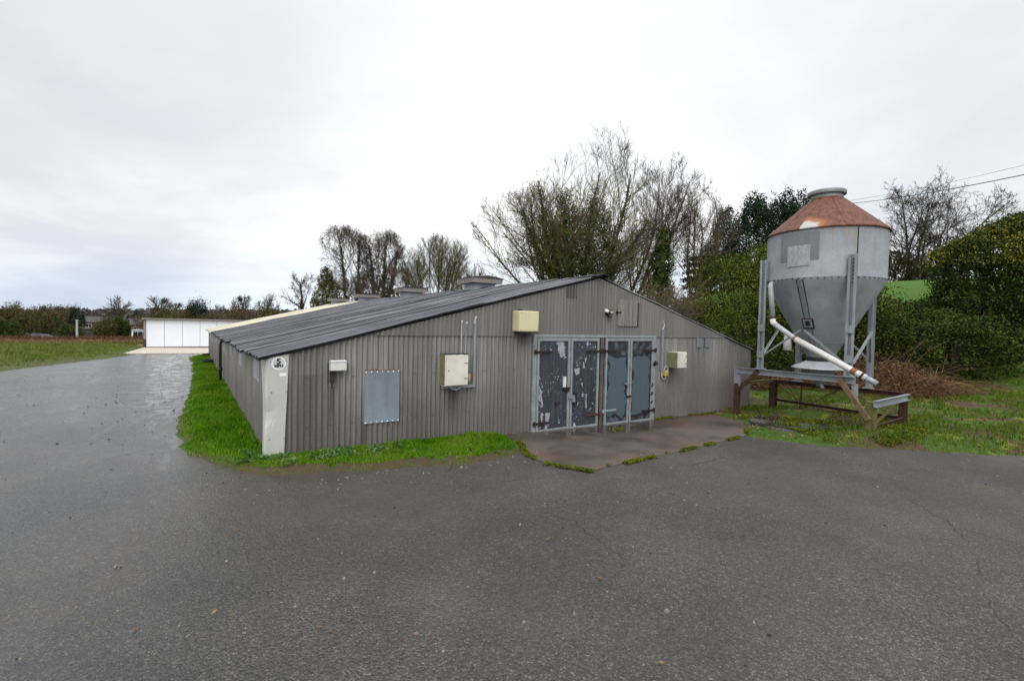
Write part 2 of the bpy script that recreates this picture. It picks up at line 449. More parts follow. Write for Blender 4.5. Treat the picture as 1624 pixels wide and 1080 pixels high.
PATCHES = [(0, .2, .2), (0, .2, .2)]   # set with the silo
M = {}
M['asphalt'] = mat_asphalt(); M['ground'] = mat_ground()
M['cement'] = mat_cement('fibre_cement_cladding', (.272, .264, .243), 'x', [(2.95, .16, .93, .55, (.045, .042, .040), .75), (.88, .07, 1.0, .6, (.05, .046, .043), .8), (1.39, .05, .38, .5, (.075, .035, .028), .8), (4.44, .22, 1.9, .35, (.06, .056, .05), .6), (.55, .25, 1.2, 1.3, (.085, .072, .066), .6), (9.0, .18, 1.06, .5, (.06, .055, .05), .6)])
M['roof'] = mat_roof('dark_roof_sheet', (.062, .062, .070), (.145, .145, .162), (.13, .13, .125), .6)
M['cream_roof'] = mat_roof('cream_roof_sheet', (.42, .38, .27), (.56, .52, .39), (.30, .27, .2), .75, .0)
M['flaked'] = mat_flaked()
M['doorframe'] = plain('grey_frame_paint', (.25, .275, .285), .6, 0, .3, 5, dirt=(.16, .13, .10))
M['galv'] = mat_galv('galvanised_steel', (.27, .29, .31), .5, (.17, .15, .125), 1, .25); M['galv_dull'] = mat_galv('dull_galvanised_steel', (.20, .235, .27), .55, (.13, .14, .15), 1, .15)
M['hopper'] = mat_galv('weathered_hopper_steel', (.23, .245, .252), .55, (.15, .155, .15), 1.2, .2)
M['zinc'] = mat_galv('bright_zinc', (.42, .435, .445), .5, (.3, .3, .29), 1, .2)
M['rust'] = mat_rust(); M['rust_red'] = mat_rust('rust_red_strap', (.05, .022, .016), (.14, .05, .03))
M['post_brown'] = mat_rust('brown_grey_post', (.07, .062, .060), (.14, .115, .105))
M['black_iron'] = mat_rust('black_iron', (.012, .011, .011), (.035, .026, .022))
M['rust_stain'] = mat_rust('orange_rust_stain', (.16, .07, .035), (.33, .13, .05))
M['white_panel'] = plain('chalky_white_sheet', (.48, .472, .43), .6, 0, .10, 2)
M['box_white'] = plain('aged_white_enamel', (.66, .63, .54), .5, 0, .2, 3)
M['box_cream'] = plain('cream_plastic_box', (.60, .55, .33), .5, 0, .12, 2)
M['box_small'] = plain('white_plastic_box', (.62, .62, .58), .5, 0, .1, 7)
M['box_side'] = plain('mossy_box_side', (.22, .20, .10), .7, 0, .3, 8, dirt=(.12, .11, .05))
M['yellow_plastic'] = plain('yellowed_plastic', (.48, .34, .09), .5, 0, .2, 14, dirt=(.25, .18, .06))
M['dirt'] = plain('black_moss_grime', (.03, .03, .02), .95, 0, .4, 20)
M['flake'] = plain('bare_undercoat', (.30, .315, .34), .7, 0, .3, 9)
M['pale_plastic'] = plain('pale_grey_plastic', (.42, .44, .46), .5, 0, .15, 9)
M['white'] = plain('white_gloss', (.78, .80, .85), .45, 0, .02, 1)
M['white_seam'] = plain('seam_grey', (.5, .5, .5), .6, 0, .1, 4)
M['pvc'] = plain('white_pvc_pipe', (.62, .61, .58), .45, 0, .15, 6, dirt=(.42, .36, .28))
M['pipe_dull'] = plain('dull_grey_pipe', (.30, .31, .32), .5, 0, .2, 6, dirt=(.22, .19, .16))
M['black'] = plain('black_plastic', (.012, .012, .013), .5, 0, .2, 6)
M['concrete'] = None
M['vent_shaft'] = plain('pale_blue_grey_board', (.36, .39, .42), .75, 0, .15, 4)
M['vent_hood'] = plain('weathered_hood_board', (.27, .24, .215), .85, 0, .3, 5, dirt=(.15, .13, .11), stretch=(1, 1, 3))
M['hood_top'] = plain('dark_hood_felt', (.05, .038, .035), .8, 0, .3, 6)
M['lamp_glass'] = plain('lamp_lens', (.55, .53, .33), .2, 0, .1, 9)
M['mossy_timber'] = plain('mossy_timber', (.13, .115, .035), .9, 0, .4, 8, dirt=(.07, .04, .025), stretch=(1, 1, .4))
M['split_timber'] = plain('split_timber', (.20, .125, .07), .85, 0, .45, 9, dirt=(.06, .03, .02), stretch=(1, 1, .5))
M['ink'] = plain('black_ink', (.015, .015, .018), .6, 0, .1, 9)
M['sign_grey'] = plain('sign_grey', (.30, .30, .31), .6, 0, .1, 9)
M['sign_white'] = plain('sign_white', (.80, .80, .78), .6, 0, .1, 9)
M['translucent'] = plain('cloudy_rooflight', (.34, .37, .40), .4, 0, .15, 3, dirt=(.27, .28, .28))
M['brick'] = plain('red_brick', (.26, .095, .06), .9, 0, .3, 2)
M['tile'] = plain('grey_roof_tile', (.062, .056, .058), .8, 0, .25, 1)
M['tile_brown'] = plain('brown_roof_tile', (.085, .06, .05), .8, 0, .25, 1)
M['window'] = plain('window_white', (.5, .5, .5), .4, 0, .2, 2)
M['dark_glass'] = plain('dark_glass', (.02, .022, .025), .15, 0, .1, 2)
M['red_shed'] = plain('dark_red_boards', (.13, .03, .025), .85, 0, .3, 2)
M['dark_shed'] = plain('dark_shed_boards', (.05, .045, .04), .85, 0, .3, 2)
M['silver'] = plain('silver_car_paint', (.30, .32, .36), .35, .3, .1, 1)
M['tarp'] = plain('blue_grey_tarpaulin', (.10, .12, .16), .6, 0, .3, 2)
M['rubber'] = plain('black_rubber', (.015, .015, .015), .8, 0, .2, 9)
M['stone'] = plain('pale_stone', (.20, .19, .175), .8, 0, .3, 40)
M['bark'] = mat_bark('grey_bark', (.055, .045, .035), (.10, .085, .065), (.085, .095, .02), .6)
M['twig'] = mat_bark('brown_twig', (.050, .036, .028), (.095, .072, .055), (.075, .07, .02), .25)
M['twig_tan'] = mat_bark('tan_twig', (.085, .065, .035), (.16, .125, .07), (.12, .11, .03), .4)
M['twig_mossy'] = mat_bark('mossy_twig', (.062, .050, .032), (.115, .095, .062), (.115, .11, .022), .75)
M['twig_red'] = mat_bark('reddish_twig', (.07, .046, .036), (.125, .088, .066), (.09, .08, .03), .4)
M['twig_olive'] = mat_bark('olive_twig', (.055, .05, .018), (.105, .09, .03), (.10, .095, .02), .6)
M['twig_dark'] = mat_bark('dark_twig', (.035, .028, .024), (.065, .052, .045))
M['ivy'] = mat_leaf('ivy_leaf', [(.010, .020, .005), (.026, .046, .009), (.055, .078, .014), (.09, .10, .02)], .5, .35)
M['ivy_olive'] = mat_leaf('olive_ivy_leaf', [(.022, .028, .007), (.05, .058, .013), (.085, .082, .02), (.12, .10, .03)], .6, .3)
M['green_bush'] = mat_leaf('green_bush_leaf', [(.012, .022, .003), (.036, .056, .006), (.074, .096, .010), (.135, .14, .018)], .5, .35)
M['laurel'] = mat_leaf('laurel_leaf', [(.009, .016, .003), (.024, .038, .005), (.048, .066, .008), (.085, .10, .016)], .42, .4)
M['yellow_laurel'] = mat_leaf('yellow_green_leaf', [(.06, .07, .008), (.13, .135, .014), (.22, .205, .02), (.30, .25, .03)], .5, .35)
M['cypress'] = mat_leaf('dark_cypress_leaf', [(.007, .015, .009), (.015, .028, .014), (.026, .045, .02), (.04, .06, .024)], .6, .3)
M['grey_conifer'] = mat_leaf('grey_conifer_leaf', [(.03, .04, .033), (.055, .066, .052), (.08, .09, .072), (.10, .10, .08)], .7, .25)
M['pine'] = mat_leaf('dark_pine_leaf', [(.008, .015, .011), (.016, .026, .017), (.028, .04, .024), (.04, .05, .03)], .65, .25)
M['far_olive'] = mat_leaf('far_olive_leaf', [(.038, .034, .014), (.072, .062, .022), (.105, .088, .032), (.125, .105, .045)], .8, .2)
M['far_brown'] = mat_leaf('far_brown_leaf', [(.055, .038, .022), (.088, .062, .036), (.12, .088, .052), (.145, .11, .068)], .8, .2)
M['far_blue'] = mat_leaf('far_wood_leaf', [(.055, .06, .062), (.08, .08, .078), (.105, .10, .092), (.12, .115, .10)], .9, .1)
M['deadleaf'] = mat_leaf('dead_leaf', [(.07, .04, .02), (.13, .08, .04), (.2, .13, .07), (.25, .18, .1)], .8, .2)
M['grass'] = mat_leaf('grass_blade', [(.028, .088, .003), (.058, .165, .004), (.098, .235, .006), (.15, .265, .014), (.21, .25, .05)], .5, .3)
M['grass_rank'] = mat_leaf('rough_grass_blade', [(.06, .11, .012), (.12, .165, .025), (.19, .20, .05), (.27, .23, .11)], .6, .25)
M['grass_right'] = mat_leaf('yard_grass_blade', [(.042, .09, .006), (.075, .14, .009), (.115, .165, .016), (.17, .15, .035)], .6, .25)
M['grass_tan'] = mat_leaf('dead_grass_blade', [(.13, .085, .04), (.20, .14, .065), (.26, .19, .095), (.16, .10, .06)], .8, .2)
M['russet'] = mat_leaf('russet_dock_stem', [(.09, .045, .03), (.13, .065, .045), (.17, .09, .06), (.2, .12, .08)], .8, .2)
M['bramble'] = mat_leaf('dead_bramble_stem', [(.06, .035, .022), (.12, .068, .038), (.18, .105, .058), (.25, .165, .095)], .8, .2)
M['mossgrass'] = mat_leaf('moss_clump', [(.04, .062, .006), (.075, .10, .008), (.115, .135, .012), (.16, .16, .02)], .9, .1)
M['dock'] = mat_leaf('weed_leaf', [(.03, .085, .012), (.055, .12, .025), (.085, .155, .045), (.12, .19, .07)], .5, .35)

def mat_concrete(name, c, wetcol, wet0, wet1, rs, pud=False):
    t = NT(name); o = t.obj()
    n = t.noise(o, .9, 5, .6); n2 = t.noise(o, 6, 5, .65); n3 = t.noise(o, 60, 3)
    col = t.mix(n2, tuple(v*.75 for v in c), tuple(v*1.25 for v in c))
    rr = t.noise(t.map(o, loc=(2, 5, 0)), .8, 4)
    col = t.mix(t.ramp(rr, [(.5, 0), (.66, .6)]), col, rs)
    wet = t.ramp(n, [(wet0, 0), (wet1, 1)])
    col = t.mix(wet, col, wetcol)
    if pud:      # shallow standing water along the threshold
        x, y, z = t.xyz(o); yy = t.math('ADD', y, t.math('MULTIPLY_ADD', n, .9, -.45))
        pd = t.math('MULTIPLY', t.step(yy, -.95, -.60), t.math('MULTIPLY', t.step(x, 4.6, 5.2), t.step(x, 9.2, 8.0)))
        pd = t.math('MULTIPLY', pd, t.step(t.noise(o, 1.6, 3), .36, .46)); wet = t.math('MAXIMUM', t.math('MULTIPLY', wet, .55), pd)
        col = t.mix(t.math('MULTIPLY', pd, .7), col, (.035, .027, .022))
    t.bump(t.math('MULTIPLY', n3, t.math('SUBTRACT', 1, wet)), .25, .004)
    return t.out(col, t.math('MULTIPLY_ADD', wet, -.5, .62), 0, .5)
M['apron'] = mat_concrete('wet_brown_concrete', (.094, .072, .056), (.054, .041, .032), .40, .66, (.118, .057, .038), True)
M['slab_pale'] = mat_concrete('pale_concrete', (.46, .41, .34), (.33, .30, .26), .55, .75, (.38, .31, .24))
M['slab_grey'] = mat_concrete('wet_grey_concrete', (.075, .073, .07), (.04, .04, .04), .42, .55, (.06, .05, .035))

# ------------------------------------------------------------------ terrain
def sst(v, a, b):
    t = np.clip((np.asarray(v, float)-a)/(b-a), 0, 1); return t*t*(3-2*t)
YARD = np.array([(-45, -70), (-14.2, -4), (-6.56, 16.77), (-5.13, 20.85), (-3.35, 25.87), (-4.0, 26.3), (-3.5, 33.4), (4.6, 33.4), (4.6, 25.0), (.4, 25.0), (-.35, 24.3),
    (-.93, 22.57), (-.80, 17), (-.86, 12.1), (-.93, 8.4), (-1.06, 5.27), (-1.10, 2.45), (-.98, 1.0), (-.70, .05), (-.14, -.79), (.92, -1.03), (2.06, -1.34), (3.05, -1.5), (3.55, -1.3),
    (3.98, -.75), (4.02, .4), (10.6, .4), (10.5, -.9), (9.9, -1.4), (9.3, -1.9), (8.8, -2.25), (9.33, -3.33), (10.21, -4.07), (11.07, -4.8), (12.2, -5.66), (20, -11.3), (70, -46), (70, -70)], float)
def sdist(x, y):
    """signed distance to the yard's edge, positive on the grass"""
    x = np.asarray(x, float); y = np.asarray(y, float)
    d = np.full(x.shape, 1e9); ins = np.zeros(x.shape, bool); n = len(YARD)
    for i in range(n):
        a = YARD[i]; b = YARD[(i+1) % n]; e = b-a
        wx, wy = x-a[0], y-a[1]
        t = np.clip((wx*e[0]+wy*e[1])/(e@e), 0, 1)
        d = np.minimum(d, (wx-e[0]*t)**2+(wy-e[1]*t)**2)
        c = ((a[1] <= y) & (b[1] > y)) | ((b[1] <= y) & (a[1] > y))
        xi = a[0]+(y-a[1])/(b[1]-a[1] if b[1] != a[1] else 1e-9)*e[0]
        ins ^= c & (x < xi)
    d = np.sqrt(d)
    return np.where(ins, -d, d)
def base(x, y):
    x = np.asarray(x, float); y = np.asarray(y, float)
    z = -.022*np.clip(x, 0, 12)
    z = z+.38*sst(x, 12.5, 18)
    bank = 4.7*sst(x+.10*np.clip(y, -30, 60), 18.5, 31)*(1-.75*sst(y, 9, 24))
    z = z+bank*(1-.0*y)
    fall = -.030*np.clip(y-38, 0, 25)-.06*np.clip(y-63, 0, 95)
    z = z+fall*(1-sst(x, 5, 40))
    return z
def nz(x, y, s):
    return np.array([mnoise.noise((a*s, b*s, 3.3)) for a, b in zip(x.ravel(), y.ravel())]).reshape(x.shape)
def ground_z(x, y):
    x = np.asarray(x, float); y = np.asarray(y, float)
    sd = sdist(x, y)+.13*nz(x, y, 2.1)+.06*nz(x, y, 6.3)
    e = np.clip(sd*.22, -.12, .055)
    mound = .17*sst(sd, .05, .9)*sst(x, 9.0, 10.5)*sst(x, 24, 16)*sst(y, 0.2, -2.2)
    mound = mound*(1-sst(x, 9.2, 9.9)*sst(x, 12.5, 11.9)*sst(y, -3.4, -2.9)*sst(y, -.5, -.9))
    rough = .05*nz(x, y, .8)*sst(sd, .2, 2)
    return base(x, y)+e+mound+rough
def gzs(x, y): return float(ground_z(np.array([x]), np.array([y]))[0])

def axis(*segs):
    a = []
    for lo, hi, st in segs:
        a += list(np.arange(lo, hi-1e-6, st))
    a.append(segs[-1][1]); return np.array(a)
def sheet(name, xs, ys, zf, mat):
    X, Y = np.meshgrid(xs, ys); Z = zf(X, Y)
    V = np.stack([X, Y, Z], -1).reshape(-1, 3)
    nx, ny = len(xs), len(ys)
    i = (np.arange(ny-1)[:, None]*nx+np.arange(nx-1)[None]).ravel()
    o = np_mesh(name, V, np.stack([i, i+1, i+1+nx, i+nx], 1), mat, smooth=True)
    o['kind'] = 'structure'; return o
sheet('ground', axis((-900, -60, 60), (-60, -25, 3.5), (-25, -2, .5), (-2, 13.5, .13), (13.5, 36, .4), (36, 60, 3), (60, 900, 60)),
      axis((-80, -14, 6), (-14, -7, .5), (-7, 1.2, .13), (1.2, 30, .26), (30, 50, .6), (50, 160, 6), (160, 1400, 80)), ground_z, M['ground'])
sheet('asphalt_yard', axis((-50, -8, 3), (-8, 12, .8), (12, 24, .8), (24, 72, 4)), axis((-72, -12, 4), (-12, 34, .8)), lambda x, y: base(x, y)-.0+.012*nz(x, y, .35), M['asphalt'])

def flat_slab(name, poly, mat, h, drop=.14):
    mb = MB(); n = len(poly)
    for k, dz in ((0, -drop), (1, h)):
        for x, y in poly: mb.v.append((x, y, float(base(x, y))+dz))
    mb.f.append(tuple(range(n, 2*n)))
    for i in range(n): mb.f.append((i, (i+1) % n, n+(i+1) % n, n+i))
    o = mb.build(name, mat); o['kind'] = 'structure'; return o
def wobble_poly(poly, step, amp, seed):
    r = random.Random(seed); out = []
    for i, a in enumerate(poly):
        b = poly[(i+1) % len(poly)]; L = math.dist(a, b); n = max(1, int(L/step))
        for k in range(n):
            t = k/n; j = amp if k else 0
            out.append((a[0]+(b[0]-a[0])*t+r.uniform(-j, j), a[1]+(b[1]-a[1])*t+r.uniform(-j, j)))
    return out
APRON = [(3.98, .25), (4.0, -.6), (3.58, -1.45), (3.55, -2.05), (3.88, -2.6), (4.87, -2.5), (5.69, -2.44), (7.12, -2.31), (8.75, -2.15), (9.5, -1.75), (10.1, -1.35), (10.75, -.95), (10.9, .25)]
flat_slab('concrete_apron', wobble_poly(APRON, .35, .04, 1), M['apron'], .009)
flat_slab('wet_slab', wobble_poly([(9.95, -1.6), (10.9, -.95), (11.8, -1.3), (11.7, -2.2), (11.4, -3.05), (10.6, -2.8), (9.75, -2.4)], .4, .08, 2), M['slab_grey'], .075)
flat_slab('shed_forecourt', [(-3.95, 26.3), (4.2, 26.2), (4.2, 33.2), (-3.45, 33.2)], M['slab_pale'], .06)
flat_slab('field_slab', wobble_poly([(-9.6, 18.6), (-8.2, 18.9), (-8.0, 20.2), (-9.9, 20.1)], .5, .08, 4), M['slab_pale'], .075)

# ------------------------------------------------------------------ barn
EAVE, RIDGE, W, L, XR, SEAM = 1.50, 3.12, 12.65, 24.6, 6.50, 1.84
D0, D1 = 4.72, 8.36
def roofz(x): return EAVE+(RIDGE-EAVE)*(x/XR if x <= XR else (W-x)/(W-XR))
barn = empty('poultry_shed', (0, 0, 0), 'long low grey corrugated farm shed with dark roof and double doors', 'farm shed')

def corr_wall(mb, s0, s1, zlo, zhi, place, amp=.0175, per=8, pitch=PITCHC, rows=1):
    """corrugated sheet along s; place(s, off, z) -> point"""
    n = max(2, int(round((s1-s0)/pitch*per))); b = len(mb.v)
    for i in range(n+1):
        s = s0+(s1-s0)*i/n
        off = amp*math.sin(2*math.pi*s/pitch)
        for k in range(rows+1):
            z0, z1 = zlo(s), zhi(s)
            mb.v.append(place(s, off, z0+(z1-z0)*k/rows))
    for i in range(n):
        for k in range(rows):
            a = b+i*(rows+1)+k
            mb.f.append((a, a+rows+1, a+rows+2, a+1))
botz = lambda s: -.022*min(s, 12)-.08
front = lambda y0: (lambda s, off, z: (s, y0-off, z))
mb = MB()
top = lambda s: roofz(s)-.03
def low_top(s): return min(SEAM, top(s))
corr_wall(mb, .05, D0-.02, botz, low_top, front(0))
corr_wall(mb, D1+.02, W, botz, low_top, front(0))
x_s0 = XR*(SEAM-.06-EAVE+.045)/(RIDGE-EAVE); x_s1 = W-(W-XR)*(SEAM-.06-EAVE+.045)/(RIDGE-EAVE)
corr_wall(mb, x_s0+.22, x_s1-.22, lambda s: SEAM-.03, top, front(-.026))
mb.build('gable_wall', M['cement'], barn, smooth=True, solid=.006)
mb = MB()
side = lambda x0: (lambda s, off, z: (x0-off, s, z))
corr_wall(mb, .30, L, lambda s: -.1, lambda s: EAVE-.04, side(0))
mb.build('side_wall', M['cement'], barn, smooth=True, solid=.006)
mb = MB(); corr_wall(mb, 0, L, lambda s: -.36, lambda s: EAVE-.04, lambda s, off, z: (W+off, s, z), per=4)
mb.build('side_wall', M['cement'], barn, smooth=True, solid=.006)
mb = MB(); corr_wall(mb, 0, W, lambda s: -.36, top, lambda s, off, z: (s, L+off, z), per=4)
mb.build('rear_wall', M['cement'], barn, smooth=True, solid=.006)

# roof sheets: corrugations run from eave to ridge; three lapped courses a slope
def roof_slope(mb, y0, y1, left, seed):
    r = random.Random(seed); pitch = .146; per = 6
    xe = -.16 if left else W+.16
    courses = [(xe, XR*.345, 0), (XR*.33, XR*.68, .006), (XR*.665, XR, .012)] if left else \
              [(xe, W-(W-XR)*.345, 0), (W-(W-XR)*.33, W-(W-XR)*.68, .006), (W-(W-XR)*.665, XR, .012)]
    for xa, xb, lift in courses:
        y = y0
        while y < y1-1e-4:
            ye = min(y+1.022, y1); n = max(2, int(round((ye+.07-y)/pitch*per)))
            b = len(mb.v); dz0 = r.uniform(0, .014); dz1 = r.uniform(0, .014); sk = r.uniform(-.05, .04); lap = (.012 if int((y-y0)/1.022+.5) % 2 else .0)
            for i in range(n+1):
                yy = min(y+(ye+.07-y)*i/n, y1)
                c = .030*math.sin(2*math.pi*yy/pitch)
                for k in range(5):
                    x = xa+(xb-xa)*k/4 + (sk if k == 0 else 0)
                    sag = -.012*math.sin(math.pi*k/4)
                    mb.v.append((x, yy, roofz(x)+c+.004+lift+lap+sag+dz0+(dz1-dz0)*k/4))
            for i in range(n):
                for k in range(4):
                    a = b+i*5+k; mb.f.append((a, a+5, a+6, a+1))
            y = ye
YC = 16.3
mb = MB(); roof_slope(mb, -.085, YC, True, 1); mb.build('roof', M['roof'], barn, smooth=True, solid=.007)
mb = MB(); roof_slope(mb, YC, L+.14, True, 2)
o = mb.build('roof', M['cream_roof'], barn, smooth=True, solid=.007); o['label'] = 'cream repaired section of the roof at the far end'
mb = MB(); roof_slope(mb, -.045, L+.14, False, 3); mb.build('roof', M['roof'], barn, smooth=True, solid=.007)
mb = MB()
for xa, xb in ((XR-.22, XR), (XR, XR+.22)):
    n = 60
    for i in range(n):
        y0 = -.15+(L+.3)*i/n; y1 = -.15+(L+.3)*(i+1)/n
        j0, j1 = .012*math.sin(i*1.7), .012*math.sin((i+1)*1.7)
        h = lambda x: roofz(x)+.058
        mb.quad((xa, y0, h(xa)+j0), (xb, y0, h(xb)+j0), (xb, y1, h(xb)+j1), (xa, y1, h(xa)+j1))
mb.build('ridge_cap', M['roof'], barn, solid=.006)
# ridge vents
def vent_meshes():
    s = MB(); s.span((-.34, -.34, -.30), (.34, .34, .36))
    h = MB(); h.prism([(-.50, .30), (.50, .30), (.52, .46), (-.52, .46)], 'y', -.50, .50)
    t = MB()
    t.v += [(-.55, -.54, .462), (.55, -.54, .462), (.55, .54, .462), (-.55, .54, .462), (-.02, -.54, .525), (.02, -.54, .525), (.02, .54, .525), (-.02, .54, .525)]
    t.f += [(0, 4, 7, 3), (4, 5, 6, 7), (5, 1, 2, 6), (0, 1, 5, 4), (2, 3, 7, 6), (3, 2, 1, 0)]
    f = MB(); f.prism([(-.62, -.16), (.62, -.16), (.36, .06), (-.36, .06)], 'y', -.42, -.36)
    f.prism([(.36, -.12), (.75, -.22), (.70, -.05), (.38, .07)], 'y', -.38, .38)
    return s, h, t, f
vs, vh, vt, vf = vent_meshes()
proto = None
for i, y in enumerate((5.15, 10.65, 16.4, 22.0)):
    if proto is None:
        v = vs.build('roof_vent', M['vent_shaft'], barn, local=True); v.location = (XR-.03, y, RIDGE-.14)
        kids = [vh.build('hood', M['vent_hood'], v, local=True), vt.build('hood_lid', M['hood_top'], v, local=True), vf.build('flashing', M['black'], v, local=True)]
        proto = v
    else:
        v = proto.copy(); COL.objects.link(v); v.location = (XR-.03, y, RIDGE-.14); v.parent = barn
        for kd in kids:
            c = kd.copy(); COL.objects.link(c); c.parent = v
        
# rooflight panels let into the side wall
for k, y in enumerate((.95, 3.86, 6.8, 9.7, 12.55, 15.35, 18.3, 21.4)):
    mb = MB(); n = 12; zb = 1.02 if k < 2 else .98+.04*(k % 3)
    for i in range(n):
        y0 = y+.80*i/n; y1 = y+.80*(i+1)/n
        o0, o1 = -.016-.004*math.cos(i*2.2), -.016-.004*math.cos((i+1)*2.2)
        mb.quad((o0, y0, zb), (o1, y1, zb), (o1, y1, EAVE-.03), (o0, y0, EAVE-.03))
    mb.build('wall_light_panel', M['translucent'], barn, solid=.004)
# drain pipe
mb = MB()
mb.tube([(.02, 9.6, 1.36), (-.06, 9.75, 1.36), (-.12, 9.8, 1.33), (-.14, 9.8, 1.24), (-.13, 9.8, -.05)], .04, 8)
mb.tube([(-.13, 9.8, .52), (-.13, 9.8, .42)], .052, 8)
mb.build('drain_pipe', M['black_iron'], barn, smooth=True)

# corner panel: a folded, dented off-white sheet
mb = MB(); NZ = 14
def cp(s, z):
    # s 0 side-wall edge .. 1 fold .. 2 gable edge
    h = (z+.04)/1.6
    fy = .20+.42*max(0, h)**1.5
    dent = .035*math.exp(-((z-.66)/.16)**2)
    if s <= 1: p = Vector((-.032-.03*(s)*(1-h), fy*(1-s), z)); p.x += -.02*math.sin(s*math.pi)*(1-h)
    else: p = Vector((-.062*(1-h)-.03*h+(.262+.03*h)*(s-1), -.034, z))
    p += Vector((.6*dent, dent, 0))*math.exp(-((s-1.05)/.35)**2)
    p.y += .006*math.sin(z*5+s*3)
    return p
cols = [0, .33, .66, .9, 1, 1.12, 1.35, 1.6, 1.8, 2]
for i in range(len(cols)-1):
    for k in range(NZ):
        def zz(s, k): 
            zt = 1.475 if s <= 1 else roofz(.26*(s-1))-.03
            return -.10+(zt+.10)*k/NZ
        mb.quad(cp(cols[i], zz(cols[i], k)), cp(cols[i+1], zz(cols[i+1], k)), cp(cols[i+1], zz(cols[i+1], k+1)), cp(cols[i], zz(cols[i], k+1)))
cpan = mb.build('corner_panel', M['white_panel'], barn, smooth=False, solid=.004)
mb = MB()
for x, z in ((.02, 1.42), (.22, 1.43), (.225, .98), (.03, .98), (.01, .3), (.21, .3)):
    mb = MB(); mb.tube([(x, -.034, z), (x, -.046, z)], .010, 8); mb.build('screw', M['galv_dull'], cpan)

# galvanised patch sheet with fixings
mb = MB(); n = 10
x0, x1, z0, z1 = 1.375, 1.955, .385, 1.235
for i in range(n):
    a = x0+(x1-x0)*i/n; b = x0+(x1-x0)*(i+1)/n
    ya, yb = -.024-.003*math.sin(i*1.3), -.024-.003*math.sin((i+1)*1.3)
    mb.quad((a, ya, z0), (b, yb, z0), (b, yb, z1), (a, ya, z1))
pt = mb.build('patch_sheet', M['galv_dull'], barn, solid=.003)
mb = MB()
for i in range(7):
    for z in (z0+.02, z1-.015):
        mb = MB(); mb.tube([(x0+.02+(x1-x0-.04)*i/6, -.025, z+rnd.uniform(-.008, .008)), (x0+.02+(x1-x0-.04)*i/6, -.038, z)], .010, 8); mb.build('fixing_cap', M['white'], pt)
mb = MB()
def ragged(xa, xb, zb, hmin, hmax, y0, y1, n, r):
    pl = [(xa, zb)]
    for i in range(n): pl.append((xa+(xb-xa)*(i+.5+r.uniform(-.4, .4))/n, zb+(r.uniform(hmin, hmax) if r.random() < .65 else .004)))
    mb_ = MB(); mb_.prism([(xb, zb)]+pl[::-1][:-1]+[(xa, zb)], 'y', y0, y1); return mb_
mb = ragged(x0, x1, z1-.004, .008, .05, -.0215, -.0165, 40, rnd)
mb.build('rust_stain', M['rust_stain'], pt)
# hatch high in the gable
mb = MB(); corr_wall(mb, 7.06, 7.72, lambda s: 2.06, lambda s: 2.66, front(-.044), per=8); hat = mb.build('loft_hatch', M['cement'], barn, smooth=True, solid=.006)
mb = MB(); mb.span((7.06, -.045, 2.050), (7.73, -.024, 2.058)); mb.span((7.722, -.062, 2.06), (7.729, -.024, 2.60)); mb.build('frame', M['hood_top'], hat)
mb = MB(); mb.span((6.99, -.062, 2.355), (7.16, -.035, 2.385)); mb.span((7.02, -.07, 2.345), (7.05, -.03, 2.395)); mb.build('latch', M['black_iron'], hat)
# dark replacement sheet below the ridge
mb = MB(); corr_wall(mb, 5.52, 5.84, lambda s: 2.62, lambda s: roofz(s)-.05, front(-.036), per=8)
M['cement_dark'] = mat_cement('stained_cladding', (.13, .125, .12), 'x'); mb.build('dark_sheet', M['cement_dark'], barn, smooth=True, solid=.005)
# two small plates at the right
for i, x in enumerate((10.02, 10.38)):
    mb = MB(); mb.span((x, -.034, 1.56), (x+.24, -.020, 1.80)); p = mb.build('small_plate', M['galv_dull'], barn)
    mb = ragged(x-.03, x+.25, 1.795, .01, .10, -.0195, -.0165, 12, rnd)
    mb.build('rust_stain', M['rust_stain'], p)

# doors: two pairs
DB = -.155
leafs = [(4.80, 5.665), (5.685, 6.50), (6.70, 7.48), (7.50, 8.30)]
DT = SEAM-.055
def doorbot(x): return -.022*x-.03
mb = MB()      # fixed frame: jambs, head, centre post
mb.span((4.70, -.055, -.28), (4.79, .06, SEAM+.01)); mb.span((8.31, -.055, -.24), (8.385, .06, SEAM+.01))
mb.span((4.79, -.05, SEAM-.045), (8.31, .06, SEAM+.012))
fr = mb.build('door_frame', M['doorframe'], barn, bevel=.004)
mb = MB(); mb.span((6.555, -.050, -.23), (6.645, .05, SEAM-.05)); mb.build('centre_post', M['post_brown'], fr)
mb = MB(); mb.bar((4.72, -.075, doorbot(4.72)-.035), (8.38, -.075, doorbot(8.38)-.035), .06, .07); mb.build('threshold', M['vent_hood'], fr)
M['over1'] = mat_overpaint((leafs[2][0]+leafs[2][1])/2); M['over2'] = mat_overpaint((leafs[3][0]+leafs[3][1])/2)
dm = [M['flaked'], M['flaked'], M['over1'], M['over2']]
dl = ['flaking dark blue door leaf, outer left', 'flaking dark blue door leaf beside the rusty post', 'blue grey repainted door leaf beside the rusty post', 'blue grey repainted door leaf, outer right']
